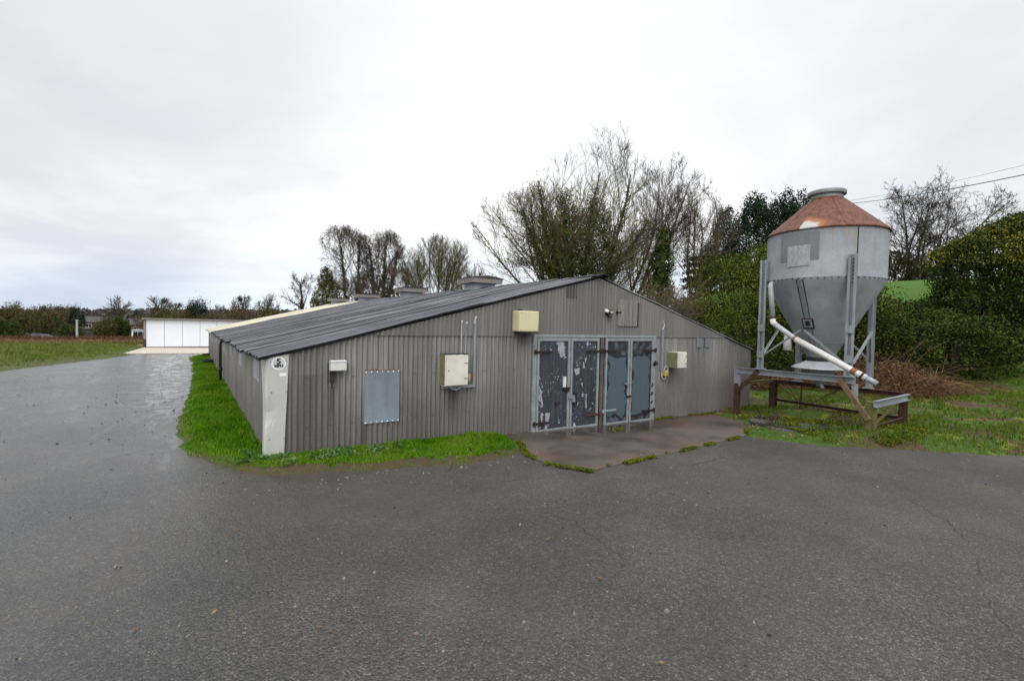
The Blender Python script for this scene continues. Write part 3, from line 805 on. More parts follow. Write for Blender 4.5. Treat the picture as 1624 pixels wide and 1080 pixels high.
for i, (a, b) in enumerate(leafs):
    zb = doorbot((a+b)/2)+.005
    mb = MB(); nn = 8; w = .055
    mb.span((a+w, -.038, zb+.06), (b-w, -.022, DT-.06))
    d = mb.build('door', dm[i], barn); d['label'] = dl[i]
    mb = MB()
    mb.span((a, -.062, zb), (a+w, -.008, DT)); mb.span((b-w, -.062, zb), (b, -.008, DT))
    mb.span((a+w, -.060, DT-.065), (b-w, -.010, DT)); mb.span((a+w, -.060, zb), (b-w, -.010, zb+.065))
    mb.build('frame', M['doorframe'], d, bevel=.003)
    hs = (i in (0, 2))            # hinge on left edge for leaf 0 and 2
    for z, mt in ((1.50, M['black_iron']), (.06 if i != 1 else .12, M['black_iron'] if i in (0, 3) else M['rust_red'])):
        if i == 2 and z < 1: mt = M['galv']; z = .17
        hx = a if hs else b; dr = 1 if hs else -1
        mb = MB(); mb.bar((hx-.09*dr, -.072, z), (hx+.36*dr, -.072, z), .014, .045)
        mb.tube([(hx-.055*dr, -.078, z-.05), (hx-.055*dr, -.078, z+.05)], .020, 8)
        mb.tube([(hx+.30*dr, -.07, z), (hx+.30*dr, -.088, z)], .016, 6); mb.tube([(hx+.15*dr, -.07, z), (hx+.15*dr, -.086, z)], .014, 6)
        mb.build('strap_hinge', mt, d)
    # hasps, bolts and torn rubber
    if i == 0:
        mb = MB(); mb.span((b-.16, -.085, .70), (b-.02, -.060, .76)); mb.span((b-.10, -.105, .66), (b-.05, -.07, .72)); mb.tube([(b-.2, -.07, .73), (b-.02, -.08, .745)], .012, 6); mb.build('bolt', M['black_iron'], d)
        mb = MB(); mb.span((b-.17, -.052, .76), (b-.09, -.0385, .98)); mb.build('pale_plate', M['box_small'], d)
        mb = MB(); mb.prism(rag([(a+.07, .82), (a+.11, .74), (a+.165, .70), (a+.13, .66), (a+.19, .40), (a+.15, .38), (a+.09, .66)], 5, .006), 'y', -.046, -.0385); mb.build('torn_strip', M['flake'], d)
        mb = MB(); mb.span((a+.50, -.06, .40), (a+.61, -.0385, .46)); mb.build('dark_lug', M['black_iron'], d)
        for q, pl in enumerate(([(a+.545, 1.715), (a+.68, 1.715), (a+.74, 1.42), (a+.64, 1.36), (a+.585, 1.45)], [(a+.46, 1.715), (a+.54, 1.715), (a+.56, 1.63)], [(a+.24, .24), (a+.36, .25), (a+.35, .05), (a+.28, -.15), (a+.21, -.14), (a+.26, .02)], [(a+.13, .26), (a+.19, .27), (a+.18, .06), (a+.14, .08)])):
            mb = MB(); mb.prism(rag(pl, q+3), 'y', -.0405, -.0385); mb.build('flaked_patch', M['flake'], d)
    if i == 1:
        mb = MB(); mb.span((a-.06, -.09, .52), (a+.10, -.062, .58)); mb.span((a+.03, -.11, .44), (a+.10, -.075, .53)); mb.build('bolt', M['galv'], d)
        mb = MB(); mb.span((a+.10, -.075, .36), (a+.19, -.0385, .64)); mb.build('rubber_flap', M['rubber'], d)
        for q, pl in enumerate(([(a+.11, 1.12), (a+.27, 1.17), (a+.26, 1.02), (a+.17, .99)], [(a+.36, 1.26), (a+.40, 1.23), (a+.42, 1.13), (a+.36, 1.14)], [(a+.46, .28), (a+.49, .28), (a+.485, .60), (a+.455, .58)])):
            mb = MB(); mb.prism(rag(pl, q+13, .009), 'y', -.0405, -.0385); mb.build('flaked_patch', M['flake'], d)
    if i == 2:
        mb = MB(); mb.span((b-.17, -.085, .73), (b+.02, -.062, .77)); mb.span((b-.10, -.10, .69), (b-.06, -.07, .81)); mb.build('bolt', M['galv'], d)
        mb = MB(); mb.span((b-.09, -.088, .43), (b+.05, -.062, .465)); mb.tube([(b-.08, -.09, .445), (b+.06, -.09, .445)], .014, 6); mb.build('bolt', M['black_iron'], d)
    if i == 3:
        mb = MB(); mb.tube([(b+.03, -.06, 1.16), (b+.03, -.14, 1.20)], [.045, .05], 10); mb.tube([(b+.03, -.1, 1.2), (b+.02, -.1, 1.25)], .02, 6); mb.build('bulkhead_lamp', M['black'], d)
        for z in (.62, .42, .21): mb = MB(); mb.prism(rag([(b-.06, z), (b+.01, z+.03), (b+.01, z+.10), (b-.04, z+.08)], int(z*100), .01), 'y', -.068, -.063); mb.build('torn_rubber', M['rubber'], d)

# ------------------------------------------------------------------ fittings screwed to the gable
def text_mesh(body, size, parent, mat, loc, name, sx=1.0, bold=.0):
    cu = bpy.data.curves.new(name, 'FONT'); cu.body = body; cu.size = size; cu.extrude = .001; cu.align_x = 'CENTER'; cu.offset = bold
    tmp = bpy.data.objects.new('tmp', cu)
    me = bpy.data.meshes.new_from_object(tmp); bpy.data.objects.remove(tmp); bpy.data.curves.remove(cu)
    me.materials.clear(); me.materials.append(mat)
    o = link_mesh(name, me, parent); o.location = loc; o.rotation_euler = (R(90), 0, 0); o.scale = (sx, 1, 1)
    return o
sg = empty('speed_sign', (.125, -.041, 1.395), 'round white speed sign reading 5 MPH on the shed corner', 'sign')
mb = MB()
mb.tube([(.125, -.041, 1.395), (.125, -.044, 1.395)], .098, 32); mb.build('disc', M['sign_white'], sg)
mb = MB(); mb.tube([(.125, -.0442, 1.395), (.125, -.0455, 1.395)], .078, 32); mb.build('face', M['sign_grey'], sg)
M['sign_face'] = plain('sign_face', (.56, .56, .55), .6, 0, .1, 9); sg.children[-1].data.materials[0] = M['sign_face']
text_mesh('5', .105, sg, M['ink'], (-.002, -.0058, -.005), 'number', 1.2, .004)
text_mesh('MPH', .058, sg, M['ink'], (0, -.0058, -.055), 'lettering', 1.0, .003)
mb = MB(); mb.span((.135, -.044, 1.205), (.225, -.041, 1.255)); mb.span((.145, -.0455, 1.213), (.215, -.0445, 1.228))
tag(mb.build('sticker', M['sign_white']), 'small faded white sticker under the round speed sign', 'sticker')

jb = empty('junction_box', (.945, -.02, 1.34), 'small plain white box at the left of the gable, dark stain below', 'junction box')
mb = MB(); mb.span((.825, -.135, 1.265), (1.065, -.02, 1.425)); mb.build('case', M['box_small'], jb, bevel=.012)
mb = MB(); mb.span((.82, -.139, 1.395), (1.07, -.022, 1.408)); mb.build('lid_seam', M['pale_plastic'], jb)
mb = MB(); mb.span((.84, -.06, 1.08), (.90, -.02, 1.262)); mb.tube([(.87, -.04, 1.08), (.868, -.035, 1.0)], .012, 6); mb.build('conduit_stub', M['dirt'], jb)

cb = empty('electrical_cabinet', (2.92, -.02, 1.2), 'aged white steel cabinet with mossy top, left of the doors', 'cabinet')
mb = MB(); mb.span((2.70, -.21, .94), (3.14, -.02, 1.49)); mb.build('case', M['box_white'], cb, bevel=.006)
mb = MB(); mb.span((2.715, -.232, .955), (3.14, -.212, 1.475)); dr_ = mb.build('door', M['box_white'], cb, bevel=.006)
mb = MB(); mb.tube([(2.76, -.23, 1.22), (2.76, -.242, 1.22)], .012, 8); mb.build('lock', M['galv_dull'], dr_)
for z in (1.335, 1.065): mb = MB(); mb.span((3.06, -.240, z), (3.155, -.2325, z+.015)); mb.build('hinge', M['galv_dull'], dr_)
mb = MB(); mb.prism(rag([(2.692, -.215), (3.148, -.215), (3.148, -.02), (2.692, -.02)], 3, .006, .02), 'z', 1.488, 1.502)
for k in range(0):
    x = rnd.uniform(2.69, 3.14); w = rnd.uniform(.015, .05); mb.box((x, rnd.uniform(-.21, -.05), 1.495+rnd.uniform(0, .008)), (w, .05, rnd.uniform(.012, .03)))
for k in range(9): mb.span((2.72+rnd.uniform(0, .40), -.2345, 1.47-rnd.uniform(.01, .05)), (2.735+rnd.uniform(.0, .40), -.2325, 1.476)) if False else None
mb.build('moss', M['dirt'], cb)
mb = MB(); mb.span((2.693, -.205, .96), (2.699, -.03, 1.475)); mb.build('mossy_side', M['box_side'], cb)
mb = MB(); mb.tube([(2.84, -.12, .945), (2.87, -.13, .885), (2.95, -.13, .865), (3.03, -.13, .885), (3.06, -.12, .94)], .011, 6); mb.build('cable_loop', M['pale_plastic'], cb)

cd = empty('cable_conduit', (3.36, -.03, .9), 'bent grey conduit rising beside the aged white cabinet', 'conduit')
mb = MB(); mb.bar((2.72, -.04, .905), (3.39, -.04, .905), .05, .045); mb.bar((3.365, -.04, .93), (3.365, -.04, 2.04), .045, .05, (0, 1, 0)); mb.build('trunking', M['galv'], cd)
mb = MB(); mb.tube([(3.365, -.04, 2.04), (3.37, -.055, 2.13), (3.40, -.04, 2.17)], [.022, .018, .012], 8); mb.tube([(3.10, -.035, 1.5), (3.10, -.035, 2.06)], .010, 6); mb.tube([(3.195, -.03, 1.12), (3.195, -.03, 2.03)], .006, 6); mb.build('cables', M['pale_plastic'], cd)
for x, z in ((3.10, 2.07), (3.2, 2.05)): mb = MB(); mb.box((x, -.04, z), (.03, .02, .027)); mb.build('clip', M['box_small'], cd)
sk = empty('socket_box', (3.20, -.03, 1.06), 'small yellowed socket box beside the aged white cabinet', 'socket')
mb = MB(); mb.span((3.155, -.105, .995), (3.265, -.02, 1.125)); mb.build('case', M['yellow_plastic'], sk, bevel=.01)
mb = MB(); mb.tube([(3.21, -.105, 1.06), (3.21, -.117, 1.06)], .035, 12); mb.build('cover', M['yellow_plastic'], sk)
mb = MB(); mb.tube([(3.20, -.06, .99), (3.20, -.06, .945)], .02, 8); mb.build('gland', M['black'], sk)

cr_ = empty('sounder_box', (4.43, -.02, 2.1), 'square cream box mounted above the left door corner', 'alarm box')
mb = MB(); mb.span((4.20, -.27, 1.905), (4.66, -.02, 2.30)); mb.build('case', M['box_cream'], cr_, bevel=.02)
mb = MB(); mb.span((4.23, -.262, 1.885), (4.64, -.03, 1.904)); mb.build('base', M['black'], cr_)
mb = MB(); mb.box((4.30, -.14, 2.318), (.05, .05, .035)); mb.build('cable_gland', M['black'], cr_)
mb = MB(); mb.box((4.685, -.1, 1.96), (.045, .05, .06)); mb.build('cable_gland', M['black'], cr_)
for x, z in ((4.235, 2.265), (4.625, 2.265), (4.235, 1.94), (4.625, 1.94)): mb = MB(); mb.tube([(x, -.27, z), (x, -.274, z)], .009, 8); mb.build('screw', M['box_side'], cr_)

rc = empty('meter_box', (8.97, -.02, 1.28), 'deep white box with brown mossy side, right of the doors', 'meter box')
mb = MB(); mb.span((8.86, -.33, 1.07), (9.20, -.02, 1.46)); mb.build('case', M['box_white'], rc, bevel=.008)
mb = MB(); mb.span((8.8535, -.325, 1.075), (8.8595, -.03, 1.455)); mb.build('mossy_side', M['box_side'], rc)
mb = MB(); mb.span((8.875, -.345, 1.085), (9.19, -.332, 1.45)); mb.build('door', M['box_white'], rc)
for z in (1.36, 1.17): mb = MB(); mb.box((9.17, -.351, z), (.03, .01, .02)); mb.build('latch', M['black'], rc)
c2 = empty('cable_conduit', (8.63, -.03, .9), 'straight grey conduit with hanging cable, right of the doors', 'conduit')
mb = MB(); mb.bar((8.62, -.04, 1.00), (8.62, -.04, 2.0), .06, .05, (0, 1, 0)); mb.build('trunking', M['galv'], c2)
mb = MB(); mb.tube([(8.63, -.04, 2.0), (8.66, -.06, 2.1), (8.645, -.05, 2.19), (8.64, -.03, 2.22)], [.02, .016, .012, .01], 8); mb.build('cables', M['pale_plastic'], c2)
mb = MB(); mb.tube([(8.62, -.05, 1.02), (8.62, -.06, .86), (8.67, -.07, .79), (8.74, -.07, .80), (8.77, -.06, .88)], .011, 6)
mb.tube([(8.68, -.07, 1.0), (8.71, -.09, 1.11), (8.77, -.10, 1.10), (8.81, -.10, 1.03), (8.77, -.09, .98), (8.70, -.09, .99)], .011, 6); mb.build('cable_loop', M['pale_plastic'], c2)
s2 = empty('socket_box', (8.74, -.03, .93), 'small yellow socket box below the deep white meter box', 'socket')
mb = MB(); mb.span((8.66, -.115, .865), (8.81, -.02, .985)); mb.build('case', M['yellow_plastic'], s2, bevel=.01)
mb = MB(); mb.tube([(8.735, -.115, .925), (8.735, -.127, .925)], .035, 12); mb.build('cover', M['yellow_plastic'], s2)

fl = empty('security_light', (6.72, -.03, 2.36), 'twin headed security floodlight high on the gable', 'floodlight')
mb = MB(); mb.box((6.73, -.06, 2.32), (.06, .08, .06)); mb.tube([(6.73, -.08, 2.31), (6.73, -.13, 2.25)], [.03, .035], 10); mb.build('sensor', M['black'], fl)
mb = MB(); mb.box((6.65, -.11, 2.385), (.095, .08, .055), Matrix.Rotation(.4, 3, 'Z') @ Matrix.Rotation(.5, 3, 'X')); mb.build('lamp_head', M['sign_white'], fl, bevel=.008)
mb = MB(); mb.box((6.77, -.11, 2.375), (.11, .08, .075), Matrix.Rotation(-.3, 3, 'Z') @ Matrix.Rotation(.35, 3, 'X')); lh = mb.build('lamp_head', M['black'], fl, bevel=.008)
mb = MB(); mb.box((6.758, -.153, 2.362), (.08, .01, .05), Matrix.Rotation(-.3, 3, 'Z') @ Matrix.Rotation(.35, 3, 'X')); mb.build('lens', M['lamp_glass'], lh)
mb = MB(); mb.tube([(6.62, -.09, 2.36), (6.70, -.06, 2.335)], .012, 6); mb.tube([(6.79, -.08, 2.35), (6.74, -.06, 2.33)], .012, 6); mb.build('bracket', M['black'], fl)

# pipe ends lying on the verge
for (x, y, lb, s) in ((-.22, 17.6, 'short black rubber pipe end lying by the shed wall', 1), (-.10, 22.6, 'far small black pipe end lying near the shed end', .8)):
    z = gzs(x, y); e = empty('pipe_end', (x, y, z), lb, 'pipe', None)
    mb = MB(); mb.tube([(x-.22*s, y-.1, z+.09), (x, y, z+.10), (x+.18*s, y+.12, z+.09)], [.085*s, .10*s, .095*s], 12, cap=False); mb.build('pipe', M['rubber'], e, smooth=True, solid=.012)
    mb = MB(); mb.tube([(x-.23*s, y-.105, z+.09), (x-.19*s, y-.087, z+.09)], [.10*s, .10*s], 12); mb.build('collar', M['rubber'], e)

# ------------------------------------------------------------------ feed silo and its stand
FX0, FX1, FY0, FY1 = 10.97, 12.80, -.62, -3.60
BZ, TZ = 1.06, .64          # top of the raised front beam, top of the stand rails
LY0, LY1 = -1.24, -3.17     # leg rows
SC = Vector(((FX0+FX1)/2-.03, (LY0+LY1)/2, 0))
stand = empty('silo_stand', (SC.x, SC.y, 0), 'rusty brown steel stand with galvanised beams under the feed silo', 'stand')
posts = [(FX0, FY0, -.40, TZ, M['rust'], .12), (FX1, FY0, -.25, TZ+.02, M['rust'], .16), (FX0, FY1, -.25, TZ-.06, M['mossy_timber'], .17), (FX1, FY1, -.25, TZ-.02, M['rust'], .14)]
for x, y, z0, z1, mt, w in posts:
    mb = MB(); h = w/2
    mb.span((x-h, y-h, z0), (x-h+.02, y+h, z1)); mb.span((x+h-.02, y-h, z0), (x+h, y+h, z1)); mb.span((x-h+.02, y-.012, z0), (x+h-.02, y+.012, z1))
    if mt is M['mossy_timber']: mb = MB(); mb.span((x-h, y-h, z0), (x+h, y+h, z1))
    mb.build('post', mt, stand)
mb = MB(); mb.span((FX1+.075, FY1-.05, -.25), (FX1+.10, FY1+.05, TZ-.02)); mb.build('mossy_plank', M['mossy_timber'], stand)
def chan(mb, a, b, w, h):
    """C-channel bar: web and two flanges"""
    a, b = Vector(a), Vector(b); d = (b-a).normalized(); s = d.cross(Vector((0, 0, 1))).normalized()
    mb.bar(a, b, .012, h); up = Vector((0, 0, h/2-.006))
    mb.bar(a+up+s*w/2, b+up+s*w/2, w, .012); mb.bar(a-up+s*w/2, b-up+s*w/2, w, .012)
mb = MB(); chan(mb, (FX1, FY0, TZ-.03), (FX1, FY1, TZ-.03), .07, .11); mb.build('rail', M['rust'], stand)
mb = MB(); chan(mb, (FX1, FY0, .10), (FX1, FY1, .06), .06, .07); mb.build('rail', M['rust'], stand)
mb = MB(); chan(mb, (FX0+.05, FY0, TZ-.01), (FX1, FY0, TZ), .05, .07); mb.build('rail', M['mossy_timber'], stand)
mb = MB(); chan(mb, (FX1-.1, FY1-.10, TZ-.06), (FX0-.17, FY1-.10, TZ-.09), -.06, .14); mb.build('cross_beam', M['galv'], stand)
mb = MB(); chan(mb, (FX0+.03, FY1, .02), (FX1, FY1, .06), .05, .07); mb.build('rail', M['rust'], stand)
mb = MB(); chan(mb, (FX0, FY0-.02, BZ-.07), (FX0, LY1-.12, BZ-.07), .07, .14); mb.build('front_beam', M['galv'], stand)
mb = MB(); mb.span((FX0-.02, FY0-.09, TZ-.12), (FX0-.008, FY0+.09, BZ-.02)); mb.build('gusset_plate', M['galv'], stand)
mb = MB(); mb.span((FX0-.02, LY1-.18, TZ-.1), (FX0-.005, LY1-.06, BZ-.14)); mb.build('gusset_plate', M['galv'], stand)
mb = MB(); mb.bar((FX0-.05, FY0-.02, .42), (FX0-.05, FY0-.56, 1.02), .045, .09); mb.build('strut', M['rust'], stand)
mb = MB(); mb.bar((FX0-.125, FY1+.0, .20), (FX0-.085, LY1+.16, 1.0), .05, .10); mb.build('strut', M['split_timber'], stand)
for ya, za, yb, zb in ((FY0-.1, TZ-.1, FY0-.75, .12), (FY0-1.0, .12, FY0-1.62, TZ-.1), (FY0-1.9, TZ-.1, FY0-2.75, .12)):
    mb = MB(); mb.bar((FX1, ya, za), (FX1, yb, zb), .02, .05); mb.build('brace', M['mossy_timber'], stand)
mb = MB(); mb.bar((FX1, FY0-.75, .10), (FX1, FY0-.75, TZ-.05), .03, .03, (0, 1, 0)); mb.build('brace', M['rust'], stand)
mb = MB(); mb.bar((FX0+.08, FY1, .05), (FX1-.08, FY1, TZ-.14), .02, .06); mb.build('brace', M['mossy_timber'], stand)

silo = empty('feed_silo', (SC.x, SC.y, 0), 'galvanised conical feed silo with a rusty cone top on four legs', 'silo')
S = lambda dx, dy, z: (SC.x+dx, SC.y+dy, z)
RD = 1.235; ZB, ZT = 3.22, 4.38
# direction to the camera from the silo and helper angle for details facing the photographer
acam = math.atan2(CAM.y-SC.y, CAM.x-SC.x)
PATCHES[0] = (acam-.34, .25, .22); PATCHES[1] = (acam-.92, .25, .20)
mb = MB(); mb.lathe(SC, [(RD, ZB), (RD, ZB+.03), (RD+.004, ZB+.035), (RD, ZB+.04), (RD, ZT-.02)], 64); mb.build('drum', mat_tank(), silo, smooth=True)
mb = MB(); mb.lathe(SC, [(RD+.035, ZT-.035), (RD+.045, ZT-.015), (RD+.02, ZT+.015), (.355, 5.21), (.345, 5.24)], 64)
for k in range(6):
    a = acam+.30+k*math.pi/3
    mb.bar(S(math.cos(a)*(RD+.02), math.sin(a)*(RD+.02), ZT+.015), S(math.cos(a)*.355, math.sin(a)*.355, 5.215), .014, .012)
mb.build('cone_roof', mat_cone(), silo, smooth=False)
mb = MB(); mb.lathe(SC, [(.345, 5.20), (.335, 5.32), (.335, 5.35)], 40); mb.build('collar', M['hopper'], silo, smooth=True)
mb = MB(); mb.lathe(SC, [(.33, 5.335), (.400, 5.325), (.406, 5.35), (.406, 5.395), (.385, 5.42), (.2, 5.45), (0.001, 5.455)], 40); mb.build('lid', M['hopper'], silo, smooth=False)
hop = MB(); hop.lathe(SC, [(RD+.006, ZB+.02), (RD+.006, ZB-.005), (.275, 1.40)], 64); hopper = hop.build('hopper', M['hopper'], silo, smooth=True)
mb = MB(); mb.lathe(SC, [(.275, 1.41), (.30, 1.40), (.30, 1.30), (.26, 1.29)], 40); mb.build('neck_ring', M['rubber'], silo, smooth=True)
mb = MB(); mb.lathe(SC, [(.27, 1.335), (.305, 1.31), (.60, 1.165), (.61, 1.14), (.595, 1.13), (.25, 1.10)], 40); mb.build('skirt', M['zinc'], silo)
mb = MB(); mb.lathe(SC, [(.33, 1.11), (.31, 1.0), (.07, .72), (.065, .70), (.001, .70)], 24); mb.tube([S(-.03, -.03, .74), S(-.12, -.1, .72), S(-.15, -.14, .66)], .04, 8); mb.build('outlet', M['hopper'], silo)
# hopper strip, porthole and sight window facing the yard
def hop_pt(a, t, off=.006):
    r = RD+.006+(.275-RD-.006)*t+off; z = ZB-.005+(1.40-ZB+.005)*t
    return Vector(S(math.cos(a)*r, math.sin(a)*r, z))
am = acam-.38
mb = MB()
for k in range(8):
    t0, t1 = k/8*.82, (k+1)/8*.82
    w0, w1 = .20*.5/(1-.62*t0)*.55, .20*.5/(1-.62*t1)*.55
    mb.quad(hop_pt(am-w0, t0), hop_pt(am+w0, t0), hop_pt(am+w1, t1), hop_pt(am-w1, t1))
st_ = mb.build('hopper_strip', M['hopper'], silo)
mb = MB()
for sgn in (-1, 1):
    for k in range(8):
        t0, t1 = k/8*.82, (k+1)/8*.82
        w0, w1 = .20*.5/(1-.62*t0)*.55, .20*.5/(1-.62*t1)*.55
        e = .008
        mb.quad(hop_pt(am+sgn*w0-e, t0, .010), hop_pt(am+sgn*w0+e, t0, .010), hop_pt(am+sgn*w1+e, t1, .010), hop_pt(am+sgn*w1-e, t1, .010))
mb.build('seam', M['black_iron'], st_)
mb = MB(); c = hop_pt(am, .07, .012); nrm = (c-Vector(S(0, 0, c.z+.7))).normalized()
for rr, dd in ((.065, .004), (.03, .008)):
    mb.tube([c, c+nrm*dd], rr, 16)
mb.build('porthole', M['galv_dull'], st_)
def hop_box(mb, a, t, w, h, off0, off1):
    c = hop_pt(a, t, (off0+off1)/2); rad = Vector((math.cos(a), math.sin(a), 0)); tan = Vector((-math.sin(a), math.cos(a), 0))
    dn = (hop_pt(a, t+.1)-hop_pt(a, t)).normalized(); nn = tan.cross(dn); 
    if nn.dot(rad) < 0: nn = -nn
    mb.box(c, (w, h, off1-off0), Matrix((tan, dn, nn)).transposed())
mb = MB(); hop_box(mb, am, .55, .24, .26, .004, .03); wd = mb.build('sight_window', M['black_iron'], st_)
mb = MB(); hop_box(mb, am, .55, .19, .21, .028, .04); mb.build('surround', M['hopper'], wd)
mb = MB(); hop_box(mb, am, .55, .09, .13, .036, .048); mb.build('glass', M['dark_glass'], wd)
# lower hopper band with paint splash
mb = MB(); n = 64
r1, z1_ = RD+.008+(.275-RD)*.80, ZB+(1.40-ZB)*.80
mb.lathe(SC, [(r1+.004, z1_+.006), (r1+.01, z1_), (r1+.002, z1_-.008)], 64); mb.build('hopper_band', M['hopper'], silo)
# bolts round the drum's lower rim
mb = MB()
for k in range(60):
    a = 2*math.pi*k/60; mb = MB(); mb.box(S(math.cos(a)*(RD+.008), math.sin(a)*(RD+.008), ZB+.012), (.022, .022, .022), Matrix.Rotation(a, 3, 'Z')); mb.build('rim_bolt', M['black_iron'], silo)
# drum panels, seam and name plate
def drum_patch(a0, a1, z0, z1, off, mat, name, parent, n=10):
    mb = MB(); mb.lathe(SC, [(RD+off, z0), (RD+off, z1)], n, a0, a1); return mb.build(name, mat, parent, smooth=True, solid=.004)
ap = acam-.42
M['drum_dull'] = mat_galv('dull_drum_sheet', (.155, .162, .168), .6, (.13, .13, .125), .8, .05)
M['plate'] = plain('faded_name_plate', (.36, .37, .38), .6, 0, .35, 14, dirt=(.22, .23, .24), stretch=(1, 1, .5))
drum_patch(ap-.36, ap+.34, ZB+.42, ZT-.10, .003, M['drum_dull'], 'drum_sheet', silo, 14)
drum_patch(ap-.20, ap+.20, ZB+.30, ZB+.77, .010, M['plate'], 'name_plate', silo)
drum_patch(acam+.50, acam+.516, ZB, ZT-.04, .006, M['black_iron'], 'drum_seam', silo, 2)
# legs: folded steel channels with bolted gussets
def leg(x, y, zb, zt, face):
    mb = MB(); w = .17; d = .07; fx = face
    mb.span((x-.01*0-.008, y-w/2+.045, zb), (x+.008, y+w/2-.045, zt))
    for sgn in (-1, 1):
        ya, yb = sorted((y+sgn*(w/2-.05), y+sgn*w/2))
        mb.span((min(x-fx*d, x-fx*(d-.012)), ya, zb), (max(x-fx*d, x-fx*(d-.012)), yb, zt))
        yc, yd = sorted((y+sgn*(w/2-.05), y+sgn*(w/2-.038)))
        mb.span((min(x-fx*(d-.012), x), yc, zb), (max(x-fx*(d-.012), x), yd, zt))
    o = mb.build('leg', M['galv'], silo)
    mb = MB()
    for z in (zb+.30, zb+.95):
        mb = MB(); mb.span((min(x-fx*(d+.014), x-fx*(d+.002)), y-w/2, z), (max(x-fx*(d+.014), x-fx*(d+.002)), y+w/2, z+.17)); mb.build('splice_plate', M['galv'], o)
    mb = MB(); mb.box((x-fx*.03, y, zb+.012), (.2, .2, .022))
    mb.build('foot_plate', M['galv'], o)
    for k in range(7):
        z = zt-.10-k*.085
        mb = MB(); mb.tube([(x-fx*.006, y+.0, z), (x-fx*.022, y+.0, z)], .012, 6); mb.build('bolt', M['black_iron'], o)
lx0, lx1 = FX0+.0, FX1-.02
leg(lx0, LY0, BZ, 3.78, 1); leg(lx0, LY1, BZ, 3.72, 1); leg(lx1, LY1+.28, TZ+.03, 3.6, -1); leg(lx1, LY0, TZ+.03, 3.7, -1)
for x, y in ((lx0, LY0), (lx0, LY1), (lx1, LY1+.28), (lx1, LY0)):   # stand-offs tying legs to drum
    mb = MB(); c = Vector((SC.x, SC.y, 0)); p = Vector((x, y, 0)); d = (c-p).normalized()
    q = c-d*(RD-.01)
    mb.bar((p.x, p.y, 3.42), (q.x, q.y, 3.42), .10, .30); mb.build('leg_bracket', M['galv_dull'], silo)
def brace(a, b, w=.05):
    mb = MB(); a = Vector(a); b = Vector(b); mb.bar(a, b, .01, w); d = (b-a).normalized(); s = d.cross(Vector((0, 0, 1))).normalized(); mb.bar(a+s*.022-Vector((0, 0, w/2)), b+s*.022-Vector((0, 0, w/2)), .05, .01)
    mb.build('brace', M['galv'], silo)
ym = (LY0+LY1)/2; xm = (lx0+lx1)/2
brace((lx0-.03, LY0, BZ+.32), (lx0-.02, ym+.06, 2.06)); brace((lx0-.03, LY1, BZ+.20), (lx0-.02, ym-.02, 2.06))
brace((lx1, LY1+.25, TZ+.70), (lx1-.0, ym, 2.06), .045); brace((lx1, LY0, TZ+.70), (lx1, ym, 2.06), .045)
brace((lx0+.02, LY0+.03, BZ+.34), (xm, LY0+.10, 2.06), .03); brace((lx1-.02, LY1+.22, TZ+.70), (xm, LY1-.05, 2.06), .03)
brace((lx0+.03, LY1-.03, BZ+.30), (xm, LY1-.06, 2.06), .03)
# filling pipe
pa = Vector((SC.x-1.13, SC.y+.92, 3.16)); 
P0 = at(1222, 452, 11.35); P1_ = at(1226, 512, 11.25); P2_ = at(1352, 588, 9.72); P3_ = at(1391, 609, 9.40)
Pm = at(1260, 537, 10.75)
mb = MB(); mb.tube([P0+Vector((.10, .02, .05)), P0, P0+(P1_-P0)*.3, P1_+(P0-P1_)*.1], [.045, .056, .058, .058], 14); bp = mb.build('filling_pipe', M['pipe_dull'], silo, smooth=True)
M['pipe_grey'] = M['pale_plastic']
mb = MB(); mb.tube([P1_+(P0-P1_)*.13, P1_, P1_+(P2_-P1_)*.04], [.064, .066, .064], 14); mb.build('elbow', M['pvc'], bp, smooth=True)
mb = MB(); mb.tube([P1_+(P0-P1_)*.16, P1_+(P0-P1_)*.10], .067, 14); mb.build('pipe_clip', M['rust'], bp)
mb = MB(); mb.tube([P1_, Pm], .057, 14); mb.build('grey_pipe', M['pipe_grey'], bp, smooth=True)
mb = MB(); mb.tube([Pm, P2_, P2_+(P3_-P2_)*.55], .066, 14); mb.build('long_pipe', M['pvc'], bp, smooth=True)
mb = MB(); mb.tube([P2_+(P3_-P2_)*.50, P3_], .056, 14); mb.build('pipe_end', M['galv'], bp, smooth=True)
mb = MB(); mb.tube([P2_+(P3_-P2_)*.36, P2_+(P3_-P2_)*.44], .076, 14); mb.build('pipe_clip', M['black_iron'], bp)
mb = MB(); q = P2_+(P2_-Pm).normalized()*-.02; mb.tube([q, q+(P2_-Pm).normalized()*.10], .0675, 14); mb.build('rust_mark', M['rust_stain'], bp, smooth=True)
mb = MB(); q = Pm; mb.tube([q-(P2_-Pm).normalized()*.01, q+(P2_-Pm).normalized()*.035], .0675, 14); mb.build('rust_mark', M['rust_stain'], bp, smooth=True)
# breather pipe behind
mb = MB(); a = Vector(S(-.34, .62, 1.55)); mb.tube([a+Vector((0, 0, .42)), a+Vector((0, 0, .2)), a], [.07, .09, .10], 12); mb.build('breather_pipe', M['pvc'], silo, smooth=True)

